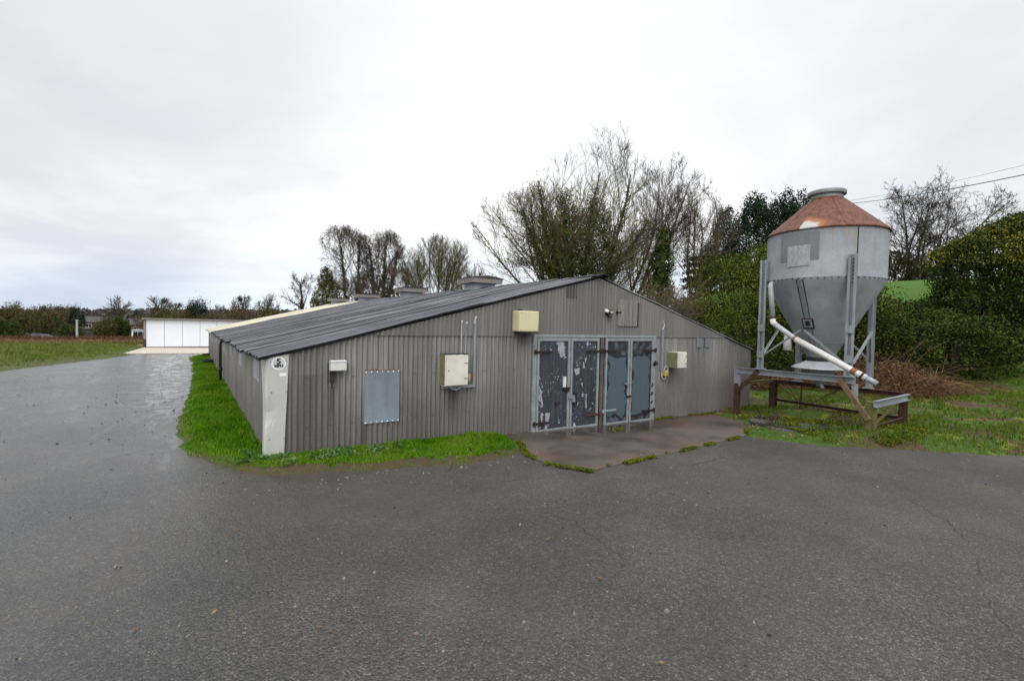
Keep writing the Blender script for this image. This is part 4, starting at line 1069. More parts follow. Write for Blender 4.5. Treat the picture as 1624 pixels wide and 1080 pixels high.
# ------------------------------------------------------------------ white shed
ws = empty('white_shed', (-3.2, 33, 0), 'low white panelled shed with flat dark roof edge at the lane end', 'shed')
wx0, wx1, wy0, wy1, wh = -3.35, 6.0, 33.0, 38.0, 1.95
wxs = [wx0]+[wx0+1.02+1.02*i*1.0 for i in range(9)]
for i in range(len(wxs)-1):
    mb = MB(); mb.span((wxs[i]+.012, wy0-.04, .10), (wxs[i+1]-.012, wy0, wh-.02)); mb.build('wall_panel', M['white'], ws, bevel=.006)
mb = MB(); mb.span((wx0, wy0, -.1), (wx1, wy1, wh-.02)); mb.build('wall', M['white_seam'], ws)
mb = MB(); mb.span((wx0-.13, wy0-.07, -.0), (wx0-.0, wy0+.05, wh-.02)); mb.build('corner_post', M['vent_hood'], ws)
mb = MB(); mb.span((wx0-.15, wy0-.09, -.05), (wx0+.0, wy0-.072, .62)); mb.build('base_board', M['rust'], ws)
mb = MB(); mb.span((wx0-.2, wy0-.25, wh), (wx1+.2, wy1+.1, wh+.09)); rf = mb.build('roof', M['vent_hood'], ws)
mb = MB(); mb.span((wx0-.22, wy0-.27, wh+.03), (wx1+.22, wy0-.255, wh+.10)); mb.build('fascia', M['vent_hood'], rf)
mb = MB(); mb.span((wx0, wy0-.06, .055), (wx1, wy0-.01, .098)); mb.build('sill', M['mossy_timber'], ws)

# ------------------------------------------------------------------ vegetation tools
def rv(r): 
    return Vector((r.gauss(0, 1), r.gauss(0, 1), r.gauss(0, 1)))
def in_env(p, env, s):
    for c, rx, rz in env:
        if ((p.x-c.x)**2+(p.y-c.y)**2)/(rx*rx)+(p.z-c.z)**2/(rz*rz) < s*s: return True
    return False
def mkenv(D, *e): return [(at(u, v, D), rx*D/F, rz*D/F) for u, v, rx, rz in e]
def grow(out, p, d, length, rad, lev, cfg, r, stats):
    """one limb with its side limbs; out[0] trunk MB, out[1] crown MB"""
    nseg = cfg['segs'][lev]; pts = [p.copy()]; radii = [rad]
    wob = cfg['wob'][lev]; trop = cfg['trop'][lev]; tip = cfg['tip'][lev]
    been = False; dirs = [d.copy()]; env = cfg.get('env'); slack = r.uniform(.80, 1.10)
    if env and lev > 1 and not in_env(p, env, 1.05): return
    for i in range(nseg):
        d = (d+rv(r)*wob+Vector((0, 0, trop))).normalized()
        p = p+d*(length/nseg)
        if env and lev and i and not in_env(p, env, slack): break
        if env and not lev:
            if in_env(p, env, .93): been = True
            elif been: break
        pts.append(p.copy()); dirs.append(d.copy())
    nseg = len(pts)-1
    for i in range(nseg): radii.append(rad+(rad*tip-rad)*(i+1)/nseg)
    out[0 if lev <= cfg.get('trunk_lev', 1) else 1].tube(pts, radii, cfg['sides'][lev], cap=False)
    stats.append((lev, pts, radii))
    if lev+1 >= cfg['levels']: return
    k = cfg['kids'][lev]; k = max(1, int(round(k*r.uniform(.8, 1.2))))
    ang0 = r.uniform(0, 6.28)
    for j in range(k):
        t = cfg['start'][lev]+(1-cfg['start'][lev])*((j+r.random()*.8)/k)
        f = t*nseg; i = min(int(f), nseg-1); q = pts[i].lerp(pts[i+1], f-i); dd = dirs[i+1]
        rr = radii[i]+(radii[i+1]-radii[i])*(f-i)
        ax = dd.cross(Vector((0, 0, 1)) if abs(dd.z) < .95 else Vector((1, 0, 0))).normalized()
        ang0 += 2.4+r.uniform(-.5, .5)
        side = Matrix.Rotation(ang0, 3, dd) @ ax
        a = cfg['ang'][lev]*r.uniform(.75, 1.25)
        nd = (dd*math.cos(a)+side*math.sin(a)).normalized()
        ln = length*cfg['ratio'][lev]*r.uniform(.7, 1.15)*(1-cfg['taper'][lev]*t)
        nr = max(cfg['rmin'], rr*cfg['rr'][lev])
        grow(out, q, nd, ln, nr, lev+1, cfg, r, stats)
    
def leaf_arr(C, size, seed, up=.0, aspect=.6, outward=None):
    """rhombic leaves at centres C"""
    rg = np.random.default_rng(seed); n = len(C)
    a = rg.normal(size=(n, 3)); a[:, 2] += up
    a /= np.linalg.norm(a, axis=1)[:, None]
    b = rg.normal(size=(n, 3))
    if outward is not None: b = b*.6+np.cross(a, outward)
    b -= a*(a*b).sum(1)[:, None]; b /= np.linalg.norm(b, axis=1)[:, None]+1e-9
    s = size*rg.uniform(.6, 1.35, n)[:, None]
    V = np.stack([C-a*s*.5, C+b*s*.5*aspect, C+a*s*.5, C-b*s*.5*aspect], 1).reshape(-1, 3)
    Fq = np.arange(4*n).reshape(n, 4)
    return V, Fq
def leaves(name, C, size, seed, mat, parent, up=.0, aspect=.6):
    C = np.asarray(C, float)
    if parent is not None: C = C-np.array(world_loc(parent))
    V, Fq = leaf_arr(C, size, seed, up, aspect)
    return np_mesh(name, V, Fq, mat, parent)

def cfg_tree(**kw):
    c = dict(levels=5, segs=[7, 6, 5, 4, 3], wob=[.05, .13, .16, .2, .22], trop=[.02, .05, .06, .08, .08], tip=[.35, .3, .3, .35, .5],
             sides=[9, 6, 4, 3, 3], kids=[9, 7, 7, 6], start=[.3, .25, .2, .15], ang=[.75, .75, .7, .65], ratio=[.62, .55, .5, .5], taper=[.35, .35, .3, .3],
             rr=[.55, .55, .55, .6], rmin=.011, trunk_lev=1)
    c.update(kw); return c
def ivy_points(stats, levs, zmax, dens, spread, r, z0):
    C = []
    for lev, pts, radii in stats:
        if lev not in levs: continue
        for i in range(len(pts)-1):
            a, b = pts[i], pts[i+1]
            if (a.z-z0) > zmax: continue
            fade = 1-.75*max(0, (a.z-z0)/zmax)
            n = int(dens*(b-a).length*fade)
            for k in range(n):
                q = a.lerp(b, r.random()); rr = radii[i]+spread*abs(r.gauss(0, .55))*fade
                t = rv(r).normalized(); C.append(q+t*rr)
    return C
def bare_tree(name, base_pt, height, cfg, seed, label, cat='tree', group=None, bark='bark', twig='twig', ivy=None, lean=(0, 0), stems=1, trunk_r=None, spread=0, trunk_frac=.55):
    r = random.Random(seed); root = empty(name, base_pt, label, cat, group)
    out = [MB(), MB()]; stats = []
    for s in range(stems):
        a = 2*math.pi*s/stems+r.random()
        off = Vector((math.cos(a), math.sin(a), 0))*(.25*spread*(stems > 1))
        d = Vector((lean[0]+math.cos(a)*spread*r.uniform(.4, 1)*(stems > 1), lean[1]+math.sin(a)*spread*r.uniform(.4, 1)*(stems > 1), 1)).normalized()
        grow(out, Vector(base_pt)+off-Vector((0, 0, .3)), d, height*trunk_frac*r.uniform(.85, 1.1), trunk_r or height*.022, 0, cfg, r, stats)
    # fit to the surveyed height
    zs = max(v[2] for v in out[1].v)-base_pt[2]; k = 1 if cfg.get('env') else height/zs
    for mb in out: mb.v = [(base_pt[0]+(x-base_pt[0])*k, base_pt[1]+(y-base_pt[1])*k, base_pt[2]+(z-base_pt[2])*k) for x, y, z in mb.v]
    stats = [(l, [Vector(base_pt)+(p-Vector(base_pt))*k for p in pts], [q*k for q in rd]) for l, pts, rd in stats]
    out[0].build('trunk', M[bark], root, smooth=True); out[1].build('crown', M[twig], root)
    if ivy:
        for (levs, zmax, dens, sp, size, mt) in ivy:
            C = ivy_points(stats, levs, zmax, dens, sp, r, base_pt[2])
            if C: leaves('ivy', C, size, seed+5, M[mt], root, .2)
    return root, stats

def lump_points(lumps, n, seed, shell=(.72, 1.06), rough=.22, fr=1.9):
    rg = np.random.default_rng(seed); r = random.Random(seed)
    Ls = np.array(lumps, float); wgt = (Ls[:, 3]*Ls[:, 4]+Ls[:, 4]*Ls[:, 5]+Ls[:, 3]*Ls[:, 5]); wgt /= wgt.sum()
    idx = rg.choice(len(Ls), n, p=wgt); d = rg.normal(size=(n, 3)); d /= np.linalg.norm(d, axis=1)[:, None]
    nzv = np.array([mnoise.noise((a*fr+i*3.1, b*fr, c*fr))+.5*mnoise.noise((a*fr*2.7, b*fr*2.7+i, c*fr*2.7)) for i, (a, b, c) in zip(idx, d*2)])
    rad = rg.uniform(shell[0], shell[1], n)*(1+rough*nzv)
    Pn = Ls[idx, :3]+d*Ls[idx, 3:6]*rad[:, None]
    inside = np.zeros(n, bool)
    for k in range(len(Ls)):
        q = ((Pn-Ls[k, :3])/Ls[k, 3:6]); inside |= ((q*q).sum(1) < .62*.62) & (idx != k)
    return Pn[~inside]
def bush(name, loc, lumps, n, size, mat, seed, label, cat='bush', group=None, rough=.22, stem_h=None, part='foliage', up=.2, shell=(.72, 1.06), aspect=.6, extra=None, stemmat='twig_dark', h=None, clumps=9):
    """lumps relative to loc"""
    if h:
        k = h/max(l[2]+l[5] for l in lumps); lumps = [(l[0], l[1], l[2]*k, l[3], l[4], l[5]*k) for l in lumps]
    root = empty(name, loc, label, cat, group); r = random.Random(seed)
    main = list(lumps)
    for l in main:
        for q in range(clumps):
            a = r.random()*6.28; e = r.uniform(-.2, 1.35); f = r.uniform(.72, 1.0); q_ = r.uniform(.24, .46)
            lumps = lumps+[(l[0]+math.cos(a)*math.cos(e)*l[3]*f, l[1]+math.sin(a)*math.cos(e)*l[4]*f, l[2]+math.sin(e)*l[5]*f*.92, l[3]*q_, l[4]*q_, l[5]*q_*.8)]
    Pn = lump_points(lumps, n, seed, shell, rough)+np.array(loc)
    gzmin = loc[2]-.2; Pn = Pn[Pn[:, 2] > gzmin]
    leaves(part, Pn, size, seed, M[mat], root, up, aspect)
    if extra:
        m2, n2, zf, ef = extra
        Q = lump_points(lumps, n2, seed+77, (.98, 1.12), rough)+np.array(loc)
        zlo = Q[:, 2].min(); zhi = Q[:, 2].max(); Q = Q[Q[:, 2] > zlo+(zhi-zlo)*zf]
        leaves('new_growth', Q, size*ef, seed+3, M[m2], root, up, aspect)
    mb = MB()
    for l in main:
        for k in range(5):
            a = Vector(loc)+Vector((l[0]*.4+r.uniform(-.2, .2), l[1]*.4+r.uniform(-.2, .2), -.2))
            b = Vector(loc)+Vector((l[0]+r.uniform(-.5, .5)*l[3], l[1]+r.uniform(-.5, .5)*l[4], l[2]+r.uniform(.1, .75)*l[5]))
            mid = a.lerp(b, .5)+rv(r)*.12
            mb.tube([a, mid, b], [.05, .035, .012], 5, cap=False)
    mb.build('stems', M[stemmat], root)
    return root
def strand_mesh(name, n, fn, w, mat, seed, parent=None):
    """n arching flat strands: fn(rng)->(p0, d, length, droop)"""
    r = random.Random(seed); mb = MB()
    for i in range(n):
        p, d, ln, dr = fn(r); pts = [p]; k = 4
        for s in range(k):
            d = (d+Vector((r.uniform(-.12, .12), r.uniform(-.12, .12), -dr))).normalized(); pts.append(pts[-1]+d*ln/k)
        ww = w*r.uniform(.6, 1.3); mb.tube(pts, [ww, ww, ww*.8, ww*.7, ww*.35], 3, cap=False)
    return mb.build(name, M[mat], parent)

# ------------------------------------------------------------------ grass
def blades(name, n, region, hfun, w, mat, seed, label, cat='grass', sdmin=.0, lean=.45, keep=None):
    rg = np.random.default_rng(seed); x0, x1, y0, y1 = region
    x = rg.uniform(x0, x1, n); y = rg.uniform(y0, y1, n)
    sd = sdist(x, y)+.13*nz(x, y, 2.1)+.06*nz(x, y, 6.3); ok = sd > sdmin
    cl = nz(x, y, 3.0)+.6*nz(x, y, 9.0); ok &= rg.uniform(-1.1, .6, n) < cl+.55
    if keep is not None: ok &= keep(x, y)
    x, y, sd, cl = x[ok], y[ok], sd[ok], cl[ok]
    z = ground_z(x, y); h = hfun(x, y, sd, rg)*(1+.5*cl); n = len(x)
    az = rg.uniform(0, 6.283, n); ln = rg.uniform(.05, lean, n)*h; la = rg.uniform(0, 6.283, n)
    dx, dy = np.cos(az)*w/2, np.sin(az)*w/2
    B = np.stack([x, y, z-.01], 1); e = np.stack([dx, dy, np.zeros(n)], 1)
    mid = B+np.stack([np.cos(la)*ln*.35, np.sin(la)*ln*.35, h*.6], 1)
    T = B+np.stack([np.cos(la)*ln*1.2, np.sin(la)*ln*1.2, h], 1)
    V = np.stack([B-e, B+e, mid+e*.7, T, mid-e*.7], 1).reshape(-1, 3)
    o = np_mesh(name, V, np.arange(5*n).reshape(n, 5), M[mat])
    return tag(o, label, cat, None, 'stuff')
notbarn = lambda x, y: ~((x > -.02) & (x < 12.7) & (y > -.03) & (y < 24.7))
blades('verge_grass', 95000, (-1.3, .05, .0, 25), lambda x, y, s, g: g.uniform(.04, .10, len(x))*np.clip(s*2.2+.35, .3, 1), .010, 'grass', 11, 'bright green grass verge along the long shed wall', keep=notbarn, sdmin=.03)
blades('gable_grass', 85000, (-1.1, 4.15, -1.9, -.01), lambda x, y, s, g: g.uniform(.025, .06, len(x))*np.clip(s*2.2+.3, .3, 1)*(1+1.6*np.exp(-((x-3.45)/.5)**2)*np.exp(-(y+.35)**2/.12)+.6*np.exp(-((x-1.9)/1.6)**2)*np.exp(-(y/.3)**2)), .008, 'grass', 12, 'green grass strip along the foot of the gable', keep=lambda x, y: notbarn(x, y) & ((sdist(x, y) > .20+.22*nz(x, y, 1.7)) | (nz(x, y, 5) > .35) | (x < -.3)))
blades('straw_blades', 17000, (-1.35, 4.1, -1.9, 25), lambda x, y, s, g: g.uniform(.03, .10, len(x)), .007, 'grass_tan', 17, 'dead straw coloured blades among the green verge grass', keep=lambda x, y: notbarn(x, y) & (nz(x, y, 1.3) > -.1), lean=.9)
blades('yard_grass', 150000, (8.3, 24, -13, 6), lambda x, y, s, g: g.uniform(.05, .13, len(x))*np.clip(s*1.2+.4, .4, 1), .014, 'grass_right', 13, 'patchy grass and bare earth around the feed silo',
       keep=lambda x, y: notbarn(x, y) & (nz(x, y, .9)+.5*nz(x, y, 2.6) < .12+.5*(x < 13.5)*(y < -3)) & ~((x > 9.3) & (x < 12.1) & (y > -2.9) & (y < -1.15) & (nz(x, y, 1.7) < .25)))
blades('field_grass', 110000, (-24, -2.6, 11, 41), lambda x, y, s, g: g.uniform(.06, .20, len(x))*np.clip(s*.35+.2, .25, 1), .026, 'grass_rank', 14, 'rough green field grass left of the lane', keep=lambda x, y: ~((x > -4.1) & (y > 26)) & ~((x > -9.8) & (x < -8) & (y > 18.7) & (y < 20.2)))
blades('dead_grass', 50000, (-30, -3.4, 38.5, 50), lambda x, y, s, g: g.uniform(.12, .35, len(x)), .05, 'grass_tan', 15, 'band of tall tan dead grass beyond the field', lean=.7)
blades('dock_stems', 26000, (-22, -3.4, 44.5, 56), lambda x, y, s, g: g.uniform(.2, .6, len(x)), .07, 'russet', 16, 'reddish brown dead weeds behind the tan grass', lean=.5, cat='weeds', keep=lambda x, y: nz(x, y, .25) > -.15)
# mossy fringe where the apron meets the yard
rg = np.random.default_rng(21)
edge = [(4.0, -.6), (3.58, -1.45), (3.53, -2.05), (3.86, -2.62), (4.87, -2.53), (5.69, -2.47), (7.12, -2.34), (8.75, -2.18), (9.4, -1.8)]
pts = []
for i in range(len(edge)-1):
    a, b = np.array(edge[i]), np.array(edge[i+1]); n = int(1500*np.linalg.norm(b-a))
    t = rg.random(n)[:, None]; q = a+(b-a)*t+rg.normal(0, .026, (n, 2))
    pts.append(q)
n = 2500; pts.append(np.stack([rg.uniform(8.4, 10.9, n), -np.abs(rg.normal(0.02, .07, n))-.03], 1))
n = 420; pts.append(np.stack([rg.normal(6.75, .25, n), rg.normal(-.62, .09, n)], 1))
pts = np.concatenate(pts); k = nz(pts[:, 0], pts[:, 1], 2.3)+.4*nz(pts[:, 0], pts[:, 1], 7); pts = pts[(k > .16) | ((pts[:, 0] < 4.5) & (k > -.05)) | ((pts[:, 0] > 8.2) & (k > -.1))]
z = base(pts[:, 0], pts[:, 1])+.016+rg.uniform(0, .028, len(pts))
V, Fq = leaf_arr(np.stack([pts[:, 0], pts[:, 1], z], 1), .034, 4, 1.2, .4)
tag(np_mesh('apron_moss', V, Fq, M['mossgrass']), 'thin mossy grass fringe along the brown concrete apron edge', 'moss', None, 'stuff')
n = 9000; x = np.concatenate([rg.uniform(9.4, 13.2, n), rg.uniform(8.6, 12, n//2)]); y = np.concatenate([rg.uniform(-4.2, -.9, n), rg.uniform(-4.4, -2.2, n//2)])
k = nz(x, y, 1.4)+.3*nz(x, y, 5); ok = (k > .22) & (sdist(x, y) > .05); x, y = x[ok], y[ok]
V, Fq = leaf_arr(np.stack([x, y, np.maximum(ground_z(x, y), base(x, y)+.075)+rg.uniform(0, .06, len(x))], 1), .05, 8, .6, .7)
tag(np_mesh('moss_clumps', V, Fq, M['mossgrass']), 'yellow green moss clumps under the silo stand', 'moss', None, 'stuff')
n = 9000; x = rg.uniform(9.2, 22, n); y = rg.uniform(-10, .5, n); k = nz(x, y, .9)+.5*nz(x, y, 2.6); ok = (sdist(x, y) > .05) & (k > -.05) & (rg.random(n) < .75); x, y = x[ok], y[ok]
V, Fq = leaf_arr(np.stack([x, y, ground_z(x, y)+rg.uniform(0, .035, len(x))], 1), .06, 18, .8, .6)
tag(np_mesh('fallen_leaves', V, Fq, M['deadleaf']), 'brown fallen leaves on the bare earth by the silo', 'leaves', None, 'stuff')
# broad-leaved weeds at the corner
C = []
for i in range(40):
    cx, cy = (rnd.uniform(.1, 1.9), -.22-rnd.random()*.4) if i < 32 else (rnd.uniform(-.5, .1), rnd.uniform(-.35, .3))
    z = gzs(cx, cy)
    for k in range(20):
        C.append((cx+rnd.gauss(0, .05), cy+rnd.gauss(0, .05), z+.02+abs(rnd.gauss(0, .035))))
V, Fq = leaf_arr(np.array(C), .06, 9, .9, .42)
tag(np_mesh('corner_weeds', V, Fq, M['dock']), 'pale broad leaved weeds at the shed corner', 'weeds', None, 'stuff')
# leaf litter, grit and pale stones over the yard
n = 2600; x = rg.uniform(-9, 14, n); y = rg.uniform(-7.2, 24, n); ok = sdist(x, y) < -.03; x, y = x[ok], y[ok]
V, Fq = leaf_arr(np.stack([x, y, base(x, y)+.02+.012*nz(x, y, .35)], 1), .035, 10, 0, .7)
V[:, 2] = np.repeat(base(x, y)+.016+.012*nz(x, y, .35), 4)+rg.uniform(0, .012, len(V))
tag(np_mesh('leaf_litter', V, Fq, M['deadleaf']), 'scattered dead leaves lying on the asphalt', 'leaves', None, 'stuff')
mb = MB(); dk = MB()
for i in range(520):
    x = rnd.uniform(-6, 12); y = rnd.uniform(-6.6, 10)
    if i < 70: x, y = rnd.uniform(-.4, 4.4), -1.2-abs(rnd.gauss(0, .35))
    if sdist(np.array([x]), np.array([y]))[0] > -.02: continue
    s = rnd.uniform(.004, .013)*(1.7 if rnd.random() < .06 else 1); z = float(base(x, y))+.012*mnoise.noise((x*.35, y*.35, 3.3))
    mb.box((x, y, z+s*.5), (s*2, s*1.5, s*1.2), Matrix.Rotation(rnd.random()*6, 3, 'Z') @ Matrix.Rotation(rnd.uniform(-.4, .4), 3, 'X'), .6)
for i in range(420):
    x = rnd.uniform(-8, 9); y = rnd.uniform(-6.4, 18)
    if i < 90: x = rnd.gauss(-1.8, .7); y = rnd.uniform(2, 19)
    if sdist(np.array([x]), np.array([y]))[0] > -.05: continue
    q = rnd.uniform(.006, .015); z = float(base(x, y))+.012*mnoise.noise((x*.35, y*.35, 3.3))
    dk.box((x, y, z+q*.35), (q*2.2, q*1.4, q), Matrix.Rotation(rnd.random()*6, 3, 'Z'), .5)
tag(dk.build('mud_crumbs', M['dirt']), 'dark crumbs of mud and moss scattered over the asphalt', 'mud', None, 'stuff')
tag(mb.build('grit', M['stone']), 'loose pale grit and pebbles scattered on the yard', 'grit', None, 'stuff')

# ------------------------------------------------------------------ trees behind the shed
def ground_at(u, D, v=500):
    p = at(u, v, D); return Vector((p.x, p.y, gzs(p.x, p.y)))
def top_h(u, v, D, b): return at(u, v, D).z-b.z

ASHD = dict(levels=5, segs=[14, 6, 5, 4, 3], tip=[.22, .3, .3, .35, .5], kids=[11, 8, 6, 4], start=[.16, .12, .15, .15], ang=[.62, .55, .52, .45], ratio=[.50, .50, .50, .55], taper=[.4, .3, .3, .3], trop=[.012, .05, .07, .08, .07], rmin=.0088, wob=[.045, .07, .09, .11, .12], rr=[.42, .5, .55, .6], trunk_lev=0)
def env_tree(u, D, name, top, envs, seed, label, kw, **k):
    b = ground_at(u, D); c = cfg_tree(**kw); c['env'] = mkenv(D, *envs)
    return bare_tree(name, b, top_h(u, top, D, b), c, seed, label, **k)
env_tree(905, 35, 'ash_tree', 186, [(940, 318, 92, 132), (865, 385, 120, 90), (965, 400, 95, 85)], 3, 'tallest bare tree, broad crown over dense ivy clad limbs, behind the ridge', ASHD,
    ivy=[((0,), 11.5, 340, .55, .14, 'ivy'), ((1,), 8.6, 40, .6, .13, 'ivy_olive')], twig='twig_mossy', trunk_r=.20, trunk_frac=1.0, stems=9, spread=.62)
core = [o for o in bpy.data.objects if o.name == 'ash_tree'][0]
sc_ = 35/F
CL = []
for u, v, rx, rz in ((893, 410, 26, 34), (928, 385, 24, 42), (955, 400, 17, 36), (905, 352, 15, 34), (942, 335, 11, 30), (880, 375, 13, 26), (915, 425, 40, 18), (960, 352, 8, 22), (893, 322, 8, 20)):
    c = at(u, v, 34.4)-core.location; CL.append((c.x, c.y, c.z, rx*sc_*1.25, rx*sc_*1.25, rz*sc_*1.15))
leaves('ivy', lump_points(CL, 24000, 4, (.35, 1.15), .5)+np.array(core.location), .13, 21, M['ivy'], core, .2)
CL = []
for u, v, rx, rz in ((845, 385, 28, 26), (862, 350, 20, 26), (830, 415, 34, 16), (1000, 400, 18, 24)):
    c = at(u, v, 35.5)-core.location; CL.append((c.x, c.y, c.z, rx*sc_, rx*sc_, rz*sc_))
leaves('ivy', lump_points(CL, 3800, 6, (.2, 1.2), .5)+np.array(core.location), .11, 22, M['ivy_olive'], core, .2)
env_tree(985, 37, 'leaning_tree', 250, [(1052, 350, 80, 102), (1010, 430, 62, 62)], 8, 'bare tree leaning right beside the tallest ivy tree', dict(ASHD, kids=[12, 9, 7, 4]), lean=(.34, -.22), ivy=[((0,), 8, 130, .4, .13, 'ivy_olive')], trunk_r=.14, trunk_frac=.95, stems=4, spread=.30)
env_tree(1108, 41, 'bare_tree', 296, [(1108, 388, 64, 94)], 12, 'reddish bare tree just left of the grey conifer', dict(ASHD, kids=[9, 7, 5, 4], rmin=.010), twig='twig_red', ivy=[((0,), 8.0, 110, .6, .14, 'ivy_olive')], trunk_r=.13, trunk_frac=.95, stems=4, spread=.40)
b = ground_at(1046, 33)
tr = empty('ivy_stump_tree', b, 'narrow ivy covered column tree with rounded top', 'tree')
h = top_h(1046, 362, 33, b)
mb = MB(); mb.tube([b+Vector((0, 0, -.3)), b+Vector((.1, 0, h*.5)), b+Vector((.15, .05, h*.96))], [.26, .22, .12], 8); mb.build('trunk', M['bark'], tr)
C = lump_points([(0, 0, h*.22, .9, .9, h*.24), (.1, 0, h*.55, .75, .75, h*.28), (.15, 0, h*.83, .5, .5, h*.17)], 5200, 5, (.6, 1.08), .25)+np.array(b)
leaves('ivy', C, .17, 6, M['ivy'], tr, .2)
# tall dark cypresses on the bank
b = ground_at(1222, 44); h = top_h(1222, 306, 44, b)
bush('cypress_clump', b, [(-2.3, 1.2, h*.42, 2.0, 2.0, h*.47), (-.9, .5, h*.50, 1.7, 1.7, h*.46), (.6, -.4, h*.52, 1.7, 1.7, h*.47), (2.2, -1.4, h*.46, 2.0, 2.0, h*.50), (3.8, -2.4, h*.40, 1.8, 1.8, h*.46)], 80000, .18, 'cypress', 31, 'dark evergreen cypress clump left of the silo top', 'tree', None, .26, shell=(.6, 1.05), clumps=14)
b = ground_at(1142, 50); h = top_h(1142, 332, 50, b)
bush('grey_conifer', b, [(0, 0, h*.36, 3.0, 3.0, h*.34), (.2, 0, h*.60, 2.2, 2.2, h*.28), (.3, 0, h*.82, 1.2, 1.2, h*.20)], 26000, .19, 'grey_conifer', 33, 'hazy grey green conifer between bare tree and dark cypresses', 'tree', None, .35, shell=(.4, 1.1))
# layered dark conifer with sky gaps
b = ground_at(1108, 43); tr = empty('layered_cedar', b, 'dark layered conifer with sky showing between its branches', 'tree'); h = top_h(1108, 395, 43, b)
mb = MB(); mb.tube([b, b+Vector((0, 0, h))], [.25, .05], 7); C = []; r = random.Random(5)
for k in range(9):
    z = h*(.18+.09*k)
    for j in range(7):
        a = r.random()*6.28; ln = (3.1-.24*k)*r.uniform(.6, 1.1); e = b+Vector((math.cos(a)*ln, math.sin(a)*ln, z-.25)); s0 = b+Vector((0, 0, z))
        mb.tube([s0, s0.lerp(e, .5)+Vector((0, 0, .1)), e], [.05, .035, .015], 4, cap=False)
        for q in range(60): C.append(s0.lerp(e, .25+.75*r.random())+Vector((r.gauss(0, .28), r.gauss(0, .28), r.gauss(0, .09))))
mb.build('trunk', M['bark'], tr); leaves('foliage', C, .24, 3, M['cypress'], tr, .1)
# big green bush left of the silo
b = ground_at(1184, 21)
bush('round_bush', b, [(0, 0, 2.5, 1.9, 1.9, 2.5), (-.6, .5, 3.6, 1.45, 1.45, 1.9), (.9, -.6, 3.9, 1.6, 1.6, 2.0), (1.5, -1.2, 2.5, 1.6, 1.6, 2.2), (-.9, .7, 1.6, 1.3, 1.3, 1.6)], 70000, 0.085, 'green_bush', 41, 'big rounded green bush between shed roof and silo', rough=.42, shell=(.5, 1.08), extra=('yellow_laurel', 5000, .3, .9), h=top_h(1172, 392, 21, b))
# bare brown scrub showing over the right roof slope
SCRUB = cfg_tree(levels=4, kids=[10, 8, 6], segs=[5, 4, 4, 3], sides=[5, 4, 3, 3], start=[.15, .15, .15], ang=[.5, .6, .6], ratio=[.6, .55, .5], trop=[.05, .05, .05, .05], rmin=.008, trunk_lev=0, wob=[.08, .12, .14, .16])
b = ground_at(1058, 22)
bare_tree('bare_scrub', b, top_h(1062, 428, 22, b), SCRUB, 15, 'pale brown bare scrub rising over the right roof slope', 'shrub', twig='twig_tan', bark='twig_tan', stems=20, spread=.5, trunk_r=.03, trunk_frac=.75)
b = ground_at(1092, 27)
bare_tree('bare_scrub', b, top_h(1092, 470, 27, b), SCRUB, 16, 'lower bare scrub beside the big rounded green bush', 'shrub', twig='twig_red', bark='twig_red', stems=10, spread=.45, trunk_r=.03, trunk_frac=.75)
# hedge behind the silo
b = ground_at(1262, 18.5)
bush('hedge_shrub', b, [(0, 0, 1.7, 1.9, 1.5, 1.9), (1.3, -1.5, 2.0, 1.7, 1.5, 1.8), (-1.4, 1.1, 1.4, 1.5, 1.4, 1.6)], 45000, 0.085, 'green_bush', 43, 'olive green hedge shrub behind the left silo legs', rough=.32, extra=('ivy_olive', 3000, 0, 1), h=top_h(1262, 438, 18.5, b))
b = ground_at(1345, 19.5)
bush('hedge_shrub', b, [(0, 0, 2.0, 1.9, 1.7, 2.1), (1.3, -1.3, 1.6, 1.8, 1.5, 1.8), (-1.2, 1.2, 2.0, 1.5, 1.4, 1.9)], 40000, 0.085, 'laurel', 44, 'dark green hedge shrub directly behind the silo hopper', rough=.32, h=top_h(1345, 452, 19.5, b))
# rhododendrons on the bank
b = ground_at(1432, 18.5)
bush('laurel_shrub', b, [(0, 0, 1.5, 1.7, 1.5, 1.7), (-.9, .7, 2.1, 1.1, 1.1, 1.3), (1.3, -.9, 1.3, 1.5, 1.4, 1.5), (2.2, -1.6, 1.0, 1.3, 1.3, 1.4)], 42000, 0.085, 'laurel', 45, 'dark glossy shrub right of the silo below the lawn', rough=.33, h=top_h(1432, 484, 18.5, b))
b = ground_at(1500, 16.3)
bush('laurel_shrub', b, [(0, 0, 1.05, 1.4, 1.2, 1.25), (.9, -.7, 1.1, 1.2, 1.2, 1.2), (-1.2, .8, 1.0, 1.1, 1.1, 1.15)], 36000, 0.08, 'laurel', 46, 'low dark shrub behind the dead brambles', rough=.33, h=top_h(1500, 500, 16.3, b))
b = ground_at(1596, 18.0)
bush('big_laurel', b, [(-.2, .1, 2.4, 1.7, 1.7, 2.4), (-1.35, .9, 3.1, 1.25, 1.2, 1.3), (.55, -.4, 4.3, 1.5, 1.5, 1.7), (-.45, .3, 3.7, 1.35, 1.3, 1.5), (1.2, -1.0, 2.0, 1.9, 1.8, 2.2), (-1.1, .9, 1.2, 1.2, 1.2, 1.3), (2.2, -1.6, 4.1, 2.0, 2.0, 2.2)], 120000, 0.09, 'laurel', 47, 'huge dark evergreen bush with yellow green top at the right edge', rough=.35, extra=('yellow_laurel', 34000, .5, .8), h=top_h(1596, 330, 18.0, b))
